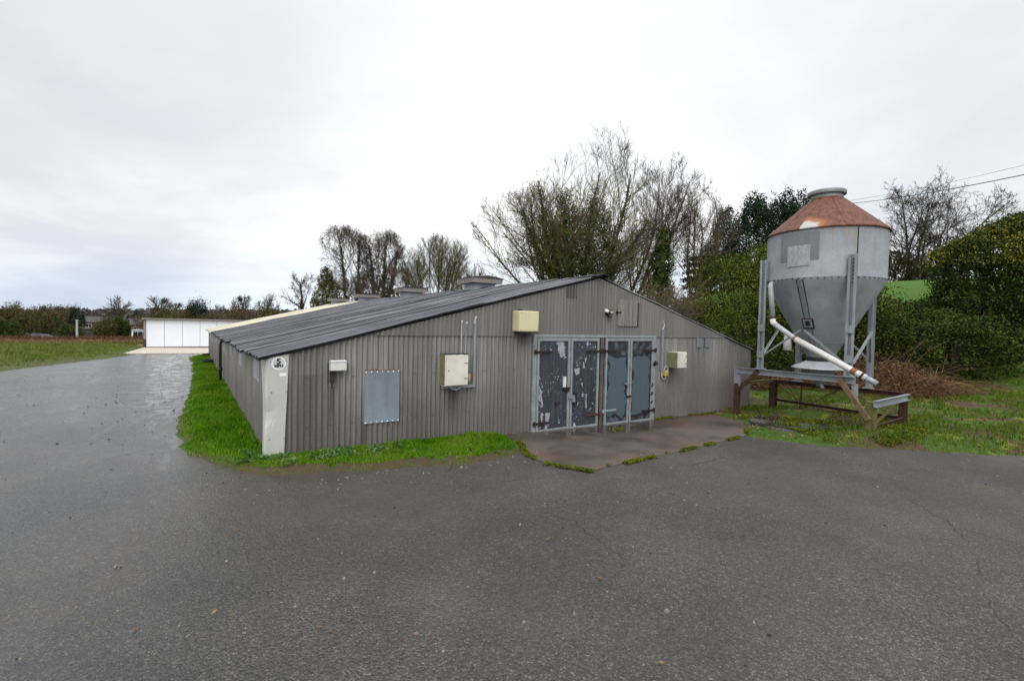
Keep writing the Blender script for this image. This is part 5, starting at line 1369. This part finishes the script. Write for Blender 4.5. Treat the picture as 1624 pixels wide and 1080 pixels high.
# bare tree on the bank
TOPD = dict(levels=5, segs=[12, 6, 5, 4, 3], tip=[.22, .3, .3, .35, .5], kids=[10, 8, 6, 4], start=[.22, .15, .15, .15], ang=[.75, .65, .62, .6], ratio=[.55, .50, .48, .5], trop=[.015, .03, .04, .05, .04], rmin=.0095, wob=[.07, .10, .13, .16, .16], rr=[.5, .5, .55, .6])
env_tree(1452, 31, 'bank_tree', 224, [(1488, 322, 72, 98), (1425, 360, 52, 78), (1545, 355, 62, 52), (1470, 420, 70, 60)], 23, 'dark bare multi stemmed tree on the bank right of the silo', TOPD, twig='twig_dark', bark='bark', stems=7, spread=.62, trunk_r=.10, lean=(.06, -.08), ivy=[((0,), 5, 60, .35, .12, 'ivy_olive')], trunk_frac=.75)
env_tree(1570, 36, 'bank_tree', 312, [(1580, 352, 62, 42)], 29, 'smaller bare tree behind the huge evergreen bush', TOPD, twig='twig_dark', stems=3, spread=.4, trunk_r=.1, trunk_frac=.75)
b = ground_at(1400, 33)
bush('hedge_shrub', b, [(0, 0, 2.2, 2.2, 2.0, 2.6), (2.2, -1.6, 1.6, 1.8, 1.6, 1.9), (-2.2, 1.5, 2.2, 2.2, 2.0, 2.4)], 20000, 0.14, 'ivy_olive', 49, 'brown green hedge shrub behind the bank tree', rough=.4, h=top_h(1400, 402, 33, b))
b = ground_at(1500, 52)
bush('far_hedge', b, [(-2, 1.4, 1.6, 3, 2.4, 2.0), (2.5, -1.8, 1.8, 3.2, 2.4, 2.2), (7, -5, 2.2, 3.4, 3, 2.6)], 9000, 0.3, 'green_bush', 50, 'trimmed hedge across the back of the lawn', 'hedge', rough=.3, h=top_h(1500, 440, 52, b))
# dead brambles
def bramble(u, v, D, w, h, n, seed, label):
    c = at(u, v, D); c.z = gzs(c.x, c.y)
    root = empty('bramble_heap', c, label, 'brambles', 'dead brambles below the bank')
    def fn(r):
        a = r.random()*6.28; rr = r.random()**.6*w
        p = c+Vector((math.cos(a)*rr*.9, math.sin(a)*rr*.9, -.05)); q = Vector((math.cos(a+r.gauss(0, 1.7)), math.sin(a+r.gauss(0, 1.7)), r.uniform(.3, 2.0)))
        return p, q.normalized(), h*r.uniform(.5, 1.5), r.uniform(.3, 1.1)
    strand_mesh('canes', n*4, fn, .0052, 'bramble', seed, root)
    C = []; r = random.Random(seed)
    for k in range(n*5):
        a = r.random()*6.28; rr = r.random()**.5*w; C.append(c+Vector((math.cos(a)*rr, math.sin(a)*rr, h*(1-(rr/w)**2)*r.random()*.75)))
    leaves('dead_leaves', C, .09, seed, M['bramble'], root, 0, .35)
bramble(1425, 612, 14.6, 1.25, 1.25, 900, 61, 'brown dead bramble heap right behind the silo stand')
bramble(1482, 614, 14.8, 1.0, .55, 600, 62, 'lower brown bramble heap spreading right below the dark shrubs')
bramble(1378, 600, 16.2, 1.2, 1.6, 800, 63, 'russet dead brambles seen through the silo legs')
bramble(1300, 600, 16.8, 1.3, .75, 600, 64, 'tan dead brambles seen under the silo hopper')
bramble(1215, 595, 17.2, 1.1, .6, 500, 65, 'tan dead growth at the rear corner of the shed')

# ------------------------------------------------------------------ trees to the left behind the roof
IVD = dict(levels=5, kids=[11, 9, 7, 5], start=[.35, .15, .15, .15], ang=[.7, .65, .65, .6], ratio=[.6, .52, .48, .5], rmin=.014, wob=[.05, .11, .14, .17, .17], trop=[.02, .04, .05, .05, .03])
env_tree(556, 58, 'ivy_tree', 358, [(545, 402, 45, 46), (560, 440, 30, 44)], 71, 'bare topped tree with ivied trunk, left one of the tall pair', IVD, ivy=[((0,), 11, 420, .85, .17, 'ivy'), ((1,), 7, 40, .5, .16, 'ivy_olive')], trunk_r=.17, trunk_frac=.95, stems=2, spread=.12)
env_tree(603, 58, 'ivy_tree', 362, [(606, 405, 40, 44), (600, 445, 26, 36)], 74, 'bare topped tree with ivied trunk, right one of the tall pair', IVD, ivy=[((0,), 9.5, 340, .5, .17, 'ivy'), ((1,), 7, 30, .4, .16, 'ivy_olive')], trunk_r=.18, trunk_frac=.95, stems=3, spread=.16)
THD = dict(levels=4, kids=[12, 9, 7], segs=[7, 5, 4, 3], sides=[6, 4, 3, 3], start=[.2, .15, .15], ang=[.45, .5, .5], ratio=[.5, .5, .5], trop=[.04, .06, .07, .07], rmin=.012, wob=[.06, .09, .12, .12])
env_tree(692, 48, 'thicket_tree', 378, [(697, 420, 58, 52)], 77, 'dense many stemmed bare tree between the vents', THD, stems=13, spread=.42, trunk_r=.08, twig='twig_olive', bark='twig_olive', trunk_frac=.9)
env_tree(645, 52, 'thicket_tree', 402, [(650, 445, 36, 44)], 78, 'low reddish bare thicket right of the ivied pair', THD, twig='twig_red', bark='twig_red', stems=8, spread=.34, trunk_r=.05, trunk_frac=.9)
b = ground_at(516, 54); h = top_h(516, 422, 54, b)
bush('small_cypress', b, [(0, 0, h*.30, 1.75, 1.75, h*.32), (0, 0, h*.55, 1.35, 1.35, h*.30), (.05, 0, h*.80, .7, .7, h*.20)], 14000, .17, 'ivy_olive', 79, 'small pointed olive green conifer left of the ivied pair', 'tree', None, .28)
env_tree(484, 60, 'ivy_tree', 424, [(484, 456, 28, 33), (470, 470, 26, 22)], 81, 'small ivied tree left of the pointed olive conifer', dict(IVD, kids=[10, 8, 6, 5]), ivy=[((0, 1), 5.2, 150, .8, .24, 'ivy_olive')], trunk_r=.16, trunk_frac=.85)
env_tree(735, 44, 'thicket_tree', 412, [(738, 450, 34, 40)], 84, 'pale bare thicket left of the tallest ivy tree behind the first vent', THD, twig='twig_mossy', bark='twig_mossy', stems=8, spread=.4, trunk_r=.05, trunk_frac=.9)
env_tree(578, 50, 'thicket_tree', 430, [(580, 462, 30, 34)], 85, 'low brown bare thicket at the foot of the ivied pair', THD, twig='twig', bark='twig', stems=8, spread=.4, trunk_r=.04, trunk_frac=.9)
env_tree(530, 56, 'thicket_tree', 420, [(530, 458, 26, 38)], 86, 'thin bare thicket just right of the pointed olive conifer', THD, twig='twig_tan', bark='twig_tan', stems=6, spread=.35, trunk_r=.04, trunk_frac=.9)
b = ground_at(446, 56)
bush('field_shrub', b, [(0, 0, 1.9, 2.0, 1.8, 1.7), (1.8, .8, 1.6, 1.6, 1.5, 1.5), (-1.6, -.9, 1.6, 1.5, 1.4, 1.4)], 4200, .30, 'ivy_olive', 82, 'low olive shrub peeping over the cream roof', rough=.4)
b = ground_at(668, 62)
bush('field_shrub', b, [(0, 0, 2.6, 3, 2.4, 2.2), (4, 2, 2.6, 2.6, 2.2, 2.2), (-4, -2, 2.6, 3, 2.2, 2.4)], 6000, .3, 'ivy', 83, 'dark low shrubbery seen between the roof vents', rough=.4)

# ------------------------------------------------------------------ far left background
def copy_thing(root, loc, rz, sc, label):
    c = root.copy(); COL.objects.link(c); c.location = loc; c.rotation_euler = (0, 0, rz); c.scale = (sc, sc, sc); c['label'] = label
    for ch in root.children:
        k = ch.copy(); COL.objects.link(k); k.parent = c
    return c
G = 'bare trees beyond the field'
FARD = dict(levels=4, kids=[14, 10, 8], segs=[6, 5, 4, 3], sides=[6, 4, 3, 3], start=[.3, .15, .15], ang=[.65, .6, .55], ratio=[.6, .52, .5], trop=[.02, .04, .05, .05], rmin=.02, wob=[.05, .09, .12, .14])
b = ground_at(184, 62); H1 = top_h(186, 466, 62, b)
farA, _ = env_tree(184, 62, 'bare_tree', 466, [(186, 490, 23, 25)], 91, 'lone bare tree with ivied lower trunk left of the white shed', FARD, group=G, ivy=[((0,), 3.5, 160, .6, .3, 'ivy')], trunk_r=.2, twig='twig_red', trunk_frac=.85)
b = ground_at(248, 92); H2 = top_h(248, 468, 92, b)
farB, _ = env_tree(248, 92, 'bare_tree', 468, [(248, 495, 30, 27)], 92, 'bare tree rising left of the dark pine behind the white shed', dict(FARD, rmin=.03), group=G, trunk_r=.28, trunk_frac=.85)
for (u, v, D, src, hs, lb) in ((392, 466, 86, farB, H2, 'bare tree close to the left end of the cream roof'), (372, 474, 96, farA, H1, 'smaller bare tree right of the dark pine'), (424, 462, 74, farA, H1, 'bare tree just above the cream roof edge'),
        (270, 476, 110, farB, H2, 'hazy bare tree behind the white shed roof'), (345, 480, 100, farA, H1, 'low bare tree right behind the dark pine'), (20, 474, 52, farA, H1, 'bare tree standing in the shrubs at the left edge'),
        (66, 482, 150, farB, H2, 'hazy bare tree above the red houses'), (92, 484, 165, farB, H2, 'second hazy bare tree above the red houses'), (45, 486, 140, farA, H1, 'bare tree behind the left edge shrubs'), (148, 489, 190, farB, H2, 'distant bare tree right of the dark round evergreen'),
        (222, 490, 180, farB, H2, 'distant bare tree left of the white shed roof')):
    b = ground_at(u, D); hh = top_h(u, v, D, b); copy_thing(src, b, u*.7, hh/hs, lb)
# shrubs of the left hedge
def far_bush(u, v, D, wpx, mat, seed, label, n=2600, size=.35, name='field_shrub', cat='bush', flat=.55, group=None, rough=.42):
    b = ground_at(u, D); h = top_h(u, v, D, b); w = wpx/F*D/2; r = random.Random(seed)
    l = [(0, 0, h*.5, w*.62, w*.6, h*.52)]
    for k in range(4): l.append((r.uniform(-.6, .6)*w, r.uniform(-.4, .4)*w, h*r.uniform(.3, .55), w*r.uniform(.35, .5), w*r.uniform(.35, .5), h*r.uniform(.3, .45)))
    return bush(name, b, l, int(n*3.4), size*.46, mat, seed, label, cat, group, rough, shell=(.45, 1.12))
far_bush(12, 486, 44, 70, 'far_olive', 101, 'tall brown olive shrub at the left edge of the field', 6000, .28)
far_bush(52, 492, 50, 62, 'far_olive', 102, 'second brown olive shrub right of the left edge one', 5000, .28)
far_bush(6, 508, 41, 44, 'ivy', 103, 'dark shadowy shrub foot at the left edge', 2600, .26)
far_bush(70, 521, 60, 52, 'laurel', 104, 'dark green rounded hedge in front of the red houses', 3200, .3)
far_bush(104, 516, 66, 44, 'laurel', 105, 'dark green hedge right of the rounded hedge', 2600, .3)
far_bush(86, 503, 95, 30, 'cypress', 106, 'small dark conifer between the red houses', 1800, .4)
far_bush(122, 484, 150, 26, 'cypress', 107, 'dark round evergreen on the skyline above the houses', 2200, .7)
far_bush(76, 486, 170, 90, 'far_olive', 108, 'wide olive crown above the red houses', 3600, .9)
far_bush(104, 488, 160, 60, 'far_olive', 109, 'olive brown crown beside the skyline evergreen', 3000, .8)
far_bush(190, 503, 60, 30, 'ivy', 110, 'very dark ivy mass under the lone bare tree', 3600, .3)
far_bush(166, 503, 58, 40, 'far_olive', 111, 'brown olive shrub left of the dark ivy mass', 3200, .3)
far_bush(316, 473, 84, 54, 'pine', 112, 'dark spreading pine above the white shed', 4600, .5, 'pine_tree', 'tree')
far_bush(288, 490, 76, 60, 'far_olive', 113, 'olive shrub behind the white shed under the pine', 3600, .4)
far_bush(258, 488, 80, 46, 'far_olive', 114, 'olive shrub behind the white shed left half', 3000, .4)
far_bush(340, 496, 78, 60, 'far_brown', 115, 'brown shrub behind the white shed right end', 3400, .4)
far_bush(385, 487, 70, 90, 'far_brown', 116, 'wide brown thicket beyond the cream roof end', 5200, .36)
far_bush(424, 490, 62, 50, 'far_olive', 117, 'olive thicket touching the cream roof edge', 3600, .34)
far_bush(226, 500, 120, 44, 'far_brown', 118, 'brown shrub above the dark roofed house', 2400, .6)
far_bush(128, 520, 134, 40, 'far_brown', 119, 'low russet scrub behind the silver car', 2400, .5)
far_bush(160, 519, 136, 40, 'far_olive', 120, 'low olive scrub below the slate grey roofed house', 2400, .5)
far_bush(88, 522, 130, 50, 'far_brown', 121, 'low brown scrub left of the dark red garden shed', 2400, .5)
far_bush(206, 520, 128, 40, 'far_brown', 122, 'low brown scrub behind the white cabin', 2400, .5)
# distant woodland
rg = np.random.default_rng(5); C = []
for u in np.arange(-120, 470, 3.0):
    D = 260+60*math.sin(u*.05)+rg.uniform(-25, 25); p = at(u, 500, D); top = 493+5*mnoise.noise((u*.03, 1, 2))+3*mnoise.noise((u*.11, 1, 2))
    zt = at(u, top, D).z; n = 60
    for k in range(n): C.append((p.x+rg.normal(0, 3.5), p.y+rg.normal(0, 3.5), zt-(zt+7)*rg.random()**1.4))
V, Fq = leaf_arr(np.array(C), 2.2, 7, 0, .7)
tag(np_mesh('far_woodland', V, Fq, M['far_blue']), 'hazy grey band of woodland on the left horizon', 'woodland', None, 'stuff')

# houses and clutter beyond the field
def house(u, v_ridge, D, wpx, label, tile, rz, nwin, storeys=2):
    b = ground_at(u, D); ridge = at(u, v_ridge, D).z; w = wpx/F*D; d = 7.0
    root = empty('brick_house', (b.x, b.y, b.z), label, 'house', 'brick houses beyond the field', rz)
    H = ridge-b.z; eave = H*.80
    mb = MB(); mb.span((-w/2, -d/2, -.5), (w/2, d/2, eave)); mb.prism([(-d/2, eave), (d/2, eave), (0, H)], 'x', -w/2, -w/2+.2); mb.prism([(-d/2, eave), (d/2, eave), (0, H)], 'x', w/2-.2, w/2)
    mb.build('wall', M['brick'], root, local=True)
    mb = MB()
    for s in (-1, 1):
        a = (s*(d/2+.4), eave-.25*H*.1); 
        mb.prism([(0, H+.12), (s*(d/2+.4), eave-.12), (s*(d/2+.4), eave+.10), (0, H+.32)], 'x', -w/2-.3, w/2+.3)
    rf = mb.build('roof', tile, root, local=True)
    mb = MB(); mb.span((-w/2-.3, -.12, H+.30), (w/2+.3, .12, H+.42)); mb.build('ridge', tile, rf, local=True)
    for k in range(nwin):
        x = -w/2+w*(k+.5)/nwin
        mb = MB(); mb.span((x-.75, -d/2-.08, eave-1.75), (x+.75, -d/2+.02, eave-.45)); wn = mb.build('window', M['window'], root, local=True)
        mb = MB(); mb.span((x-.62, -d/2-.10, eave-1.6), (x-.06, -d/2-.085, eave-.6)); mb.span((x+.06, -d/2-.10, eave-1.6), (x+.62, -d/2-.085, eave-.6)); mb.build('pane', M['dark_glass'], wn, local=True)
    return root
house(68, 503, 170, 44, 'red brick house with grey roof, leftmost of the far houses', M['tile_brown'], .15, 3)
house(110, 505, 165, 26, 'red brick house with brown roof behind the hedges', M['tile_brown'], .1, 2)
house(141, 503, 160, 30, 'red brick house with slate grey roof left of the lone bare tree', M['tile'], .1, 3)
house(222, 507, 150, 26, 'brick house with dark roof half hidden beside the white shed', M['tile'], .2, 2)
def lshed(name, u, v, D, w, d, mat, roof, label, cat, pitch=.5, win=0):
    b = ground_at(u, D); h = top_h(u, v, D, b); root = empty(name, b, label, cat, None, .2)
    mb = MB(); mb.span((-w/2, -d/2, -.2), (w/2, d/2, h-pitch)); mb.build('wall', mat, root, local=True)
    mb = MB(); mb.prism([(-w/2-.15, h-pitch), (w/2+.15, h-pitch), (w/2+.1, h-pitch+.12), (0, h), (-w/2-.1, h-pitch+.12)], 'y', -d/2-.15, d/2+.15); mb.build('roof', roof, root, local=True)
    for k in range(win):
        x = -w/2+w*(k+.5)/win; mb = MB(); mb.span((x-.4, -d/2-.05, .9), (x+.4, -d/2+.01, h-pitch-.25)); mb.build('window', M['dark_glass'], root, local=True)
    return root
lshed('garden_shed', 111, 525, 116, 3.6, 2.4, M['red_shed'], M['red_shed'], 'dark red garden shed by the white pole', 'shed')
lshed('dark_outbuilding', 152, 519, 124, 6.0, 3, M['dark_shed'], M['tile_brown'], 'dark low outbuilding behind the silver car', 'outbuilding', .5)
lshed('white_caravan', 221, 522, 110, 2.6, 2.2, M['white'], M['pale_plastic'], 'white cabin with dark windows left of the white shed', 'cabin', .35, 3)
# pole
b = ground_at(122, 58); h = top_h(122, 508, 58, b); e = empty('white_pole', b, 'pale pole standing beside the dark red garden shed', 'pole')
mb = MB(); mb.tube([b, b+Vector((0, 0, h))], [.13, .10], 8); mb.build('shaft', M['pale_plastic'], e); mb = MB(); mb.box(b+Vector((0, 0, h+.03)), (.26, .26, .08)); mb.build('cap', M['pale_plastic'], e)
# car
b = ground_at(139, 118); e = empty('parked_car', b, 'silver parked car half hidden by weeds beyond the field', 'car', None, -1.2); 
mb = MB(); mb.prism([(-2.0, .35), (2.0, .35), (2.05, .75), (1.2, .92), (.6, 1.42), (-1.0, 1.45), (-1.75, .95), (-2.05, .9)], 'y', -.8, .8); mb.build('body', M['silver'], e, local=True, bevel=.05)
mb = MB(); mb.prism([(1.02, .95), (.55, 1.36), (-.95, 1.38), (-1.5, .97)], 'y', -.815, .815); mb.build('window', M['dark_glass'], e, local=True)
for x in (-1.25, 1.25):
    for y in (-.78, .78):
        mb = MB(); mb.tube([(x, y-.1, .32), (x, y+.1, .32)], .32, 16); mb.build('wheel', M['rubber'], e, local=True)
b = ground_at(163, 112); e = empty('water_tank', b, 'pale round tank standing in the weeds right of the car', 'tank')
mb = MB(); mb.lathe(b, [(.001, -.1), (.95, -.1), (1.0, .9), (.9, 1.25), (.4, 1.4), (.001, 1.42)], 20); mb.build('body', M['white_panel'], e, smooth=True); mb = MB(); mb.lathe(b, [(.3, 1.38), (.3, 1.5), (.001, 1.52)], 16); mb.build('lid', M['pale_plastic'], e)
b = ground_at(64, 50); e = empty('tarpaulin_heap', b, 'low heap under a blue grey tarpaulin in the tan grass', 'heap')
mb = MB(); mb.v = []; r = random.Random(3); n = 14
for i in range(n):
    for j in range(n):
        x, y = (i/(n-1)-.5)*2, (j/(n-1)-.5)*2; h = max(0, 1-(x*x+y*y)*.9)**.5 if x*x+y*y < 1.1 else 0
        mb.v.append((b.x+x*1.3, b.y+y*1.0, b.z+h*1.0*(1+.25*mnoise.noise((x*2, y*2, 1)))-.05))
for i in range(n-1):
    for j in range(n-1): mb.f.append((i*n+j, (i+1)*n+j, (i+1)*n+j+1, i*n+j+1))
mb.build('sheet', M['tarp'], e); mb = MB(); mb.bar(b+Vector((-1.4, -.3, 0)), b+Vector((-.7, -.8, .85)), .15, .5); mb.build('board', M['dark_shed'], e)

# ------------------------------------------------------------------ overhead cables
def cable(p, q, sag, rad, label):
    n = 24; pts = []
    for i in range(n+1):
        t = i/n; c = p.lerp(q, t); c.z -= sag*4*t*(1-t); pts.append(c)
    mb = MB(); mb.tube(pts, rad, 5, cap=False); return tag(mb.build('overhead_cable', M['black']), label, 'cable')
pole = ground_at(1318, 38); e = empty('utility_pole', (pole.x, pole.y, pole.z), 'wooden utility pole carrying the overhead cables behind the silo', 'pole')
mb = MB(); mb.tube([pole, Vector((pole.x, pole.y, at(1318, 318, 38).z+.3))], [.13, .1], 8); mb.build('shaft', M['vent_hood'], e)
mb = MB(); mb.bar(Vector((pole.x-.7, pole.y+.5, at(1318, 318, 38).z)), Vector((pole.x+.7, pole.y-.5, at(1318, 318, 38).z)), .1, .1); mb.build('cross_arm', M['vent_hood'], e)
cable(at(1318, 325, 38), at(1700, 261, 17), .25, .020, 'thick dark overhead cable sloping up to the right')
cable(at(1318, 322, 39), at(1700, 243, 22), .25, .009, 'thin upper overhead cable above the thick one')

# ------------------------------------------------------------------ sky and light
w = bpy.data.worlds.new('World'); scene.world = w; w.use_nodes = True
nt = w.node_tree; nt.nodes.clear()
def nn(t, **k):
    nd = nt.nodes.new(t)
    for a, b in k.items(): setattr(nd, a, b)
    return nd
SUN = Vector((-.55, -.62, .75)).normalized()
sky = nn('ShaderNodeTexSky', sky_type='NISHITA', sun_disc=False); sky.sun_elevation = math.asin(SUN.z); sky.sun_rotation = math.atan2(SUN.x, SUN.y)
tc = nn('ShaderNodeTexCoord'); sep = nn('ShaderNodeSeparateXYZ'); nt.links.new(tc.outputs['Generated'], sep.inputs[0])
def ma(op, a, b=None, c=None, clamp=False):
    nd = nn('ShaderNodeMath', operation=op, use_clamp=clamp)
    for i, v in enumerate((a, b, c)):
        if v is None: continue
        if isinstance(v, (int, float)): nd.inputs[i].default_value = v
        else: nt.links.new(v, nd.inputs[i])
    return nd.outputs[0]
zc = ma('MAXIMUM', sep.outputs[2], 0.0); den = ma('ADD', zc, .24)
cmb = nn('ShaderNodeCombineXYZ'); nt.links.new(ma('DIVIDE', sep.outputs[0], den), cmb.inputs[0]); nt.links.new(ma('DIVIDE', sep.outputs[1], den), cmb.inputs[1])
def noise(scale, detail, rough, loc):
    mp = nn('ShaderNodeMapping'); nt.links.new(cmb.outputs[0], mp.inputs[0]); mp.inputs['Location'].default_value = loc
    nd = nn('ShaderNodeTexNoise'); nt.links.new(mp.outputs[0], nd.inputs['Vector']); nd.inputs['Scale'].default_value = scale; nd.inputs['Detail'].default_value = detail; nd.inputs['Roughness'].default_value = rough; nd.inputs['Distortion'].default_value = .4
    return nd.outputs['Fac']
def ramp(f, stops):
    nd = nn('ShaderNodeValToRGB'); nt.links.new(f, nd.inputs[0]); e = nd.color_ramp.elements
    while len(e) < len(stops): e.new(.5)
    for i, (p, c) in enumerate(stops): e[i].position = p; e[i].color = (*c, 1)
    return nd.outputs[0]
def mixc(f, a, b, blend='MIX'):
    nd = nn('ShaderNodeMix', data_type='RGBA', blend_type=blend)
    for i, v in ((0, f), (6, a), (7, b)):
        if isinstance(v, (int, float)): nd.inputs[i].default_value = v
        elif isinstance(v, tuple): nd.inputs[i].default_value = (*v, 1)
        else: nt.links.new(v, nd.inputs[i])
    return nd.outputs[2]
cl = noise(.8, 5, .5, (1.3, .4, 0)); cl2 = noise(1.7, 5, .55, (4, 2, 1))
f = ma('MULTIPLY_ADD', cl2, .30, ma('MULTIPLY', cl, .82))
cloud = ramp(f, [(.40, (.655, .685, .74)), (.52, (.735, .755, .795)), (.62, (.86, .868, .88)), (.74, (.95, .955, .96))])
low = ramp(ma('DIVIDE', zc, .16, None, True), [(0, (.80, .90, 1.03)), (.5, (.90, .955, 1.02)), (1, (1, 1, 1))])
cloud = mixc(1.0, cloud, low, 'MULTIPLY')
zen = ramp(zc, [(.55, (1, 1, 1)), (.92, (2.2, 2.2, 2.22))])
cloud = mixc(1.0, cloud, zen, 'MULTIPLY')
def dirdot(v):
    v = Vector(v).normalized(); nd = nn('ShaderNodeVectorMath', operation='DOT_PRODUCT'); nt.links.new(tc.outputs['Generated'], nd.inputs[0]); nd.inputs[1].default_value = v; return nd.outputs['Value']
gl = ramp(dirdot(at(860, 40, 10)-CAM), [(.66, (1, 1, 1)), (.90, (1.18, 1.175, 1.16)), (.995, (1.36, 1.35, 1.32))])       # thin cloud where the sky is brightest
cloud = mixc(1.0, cloud, gl, 'MULTIPLY')
bk = ramp(dirdot((-.45, -.80, .30)), [(.15, (1, 1, 1)), (.8, (1.55, 1.55, 1.55))])            # unseen sky behind the camera, brightened to lift gable and white shed
cloud = mixc(1.0, cloud, bk, 'MULTIPLY')
cloud10 = mixc(1.0, cloud, (11.1, 11.1, 11.1), 'MULTIPLY')
fin = mixc(.95, sky.outputs[0], cloud10)
bg = nn('ShaderNodeBackground'); bg.inputs[1].default_value = .1; nt.links.new(fin, bg.inputs[0])
ow = nn('ShaderNodeOutputWorld'); nt.links.new(bg.outputs[0], ow.inputs[0])
su = bpy.data.lights.new('sun', 'SUN'); su.energy = 1.2; su.angle = R(40); su.color = (1, .97, .93)
so = bpy.data.objects.new('sun', su); COL.objects.link(so); so.rotation_euler = SUN.to_track_quat('Z', 'Y').to_euler()

vs_ = scene.view_settings; vs_.view_transform = 'Standard'; vs_.look = 'None'; vs_.exposure = 0; vs_.gamma = 1; vs_.use_curve_mapping = False
scene.render.engine = 'CYCLES'
scene.cycles.use_denoising = True
scene.cycles.max_bounces = 6; scene.cycles.diffuse_bounces = 3; scene.cycles.glossy_bounces = 3
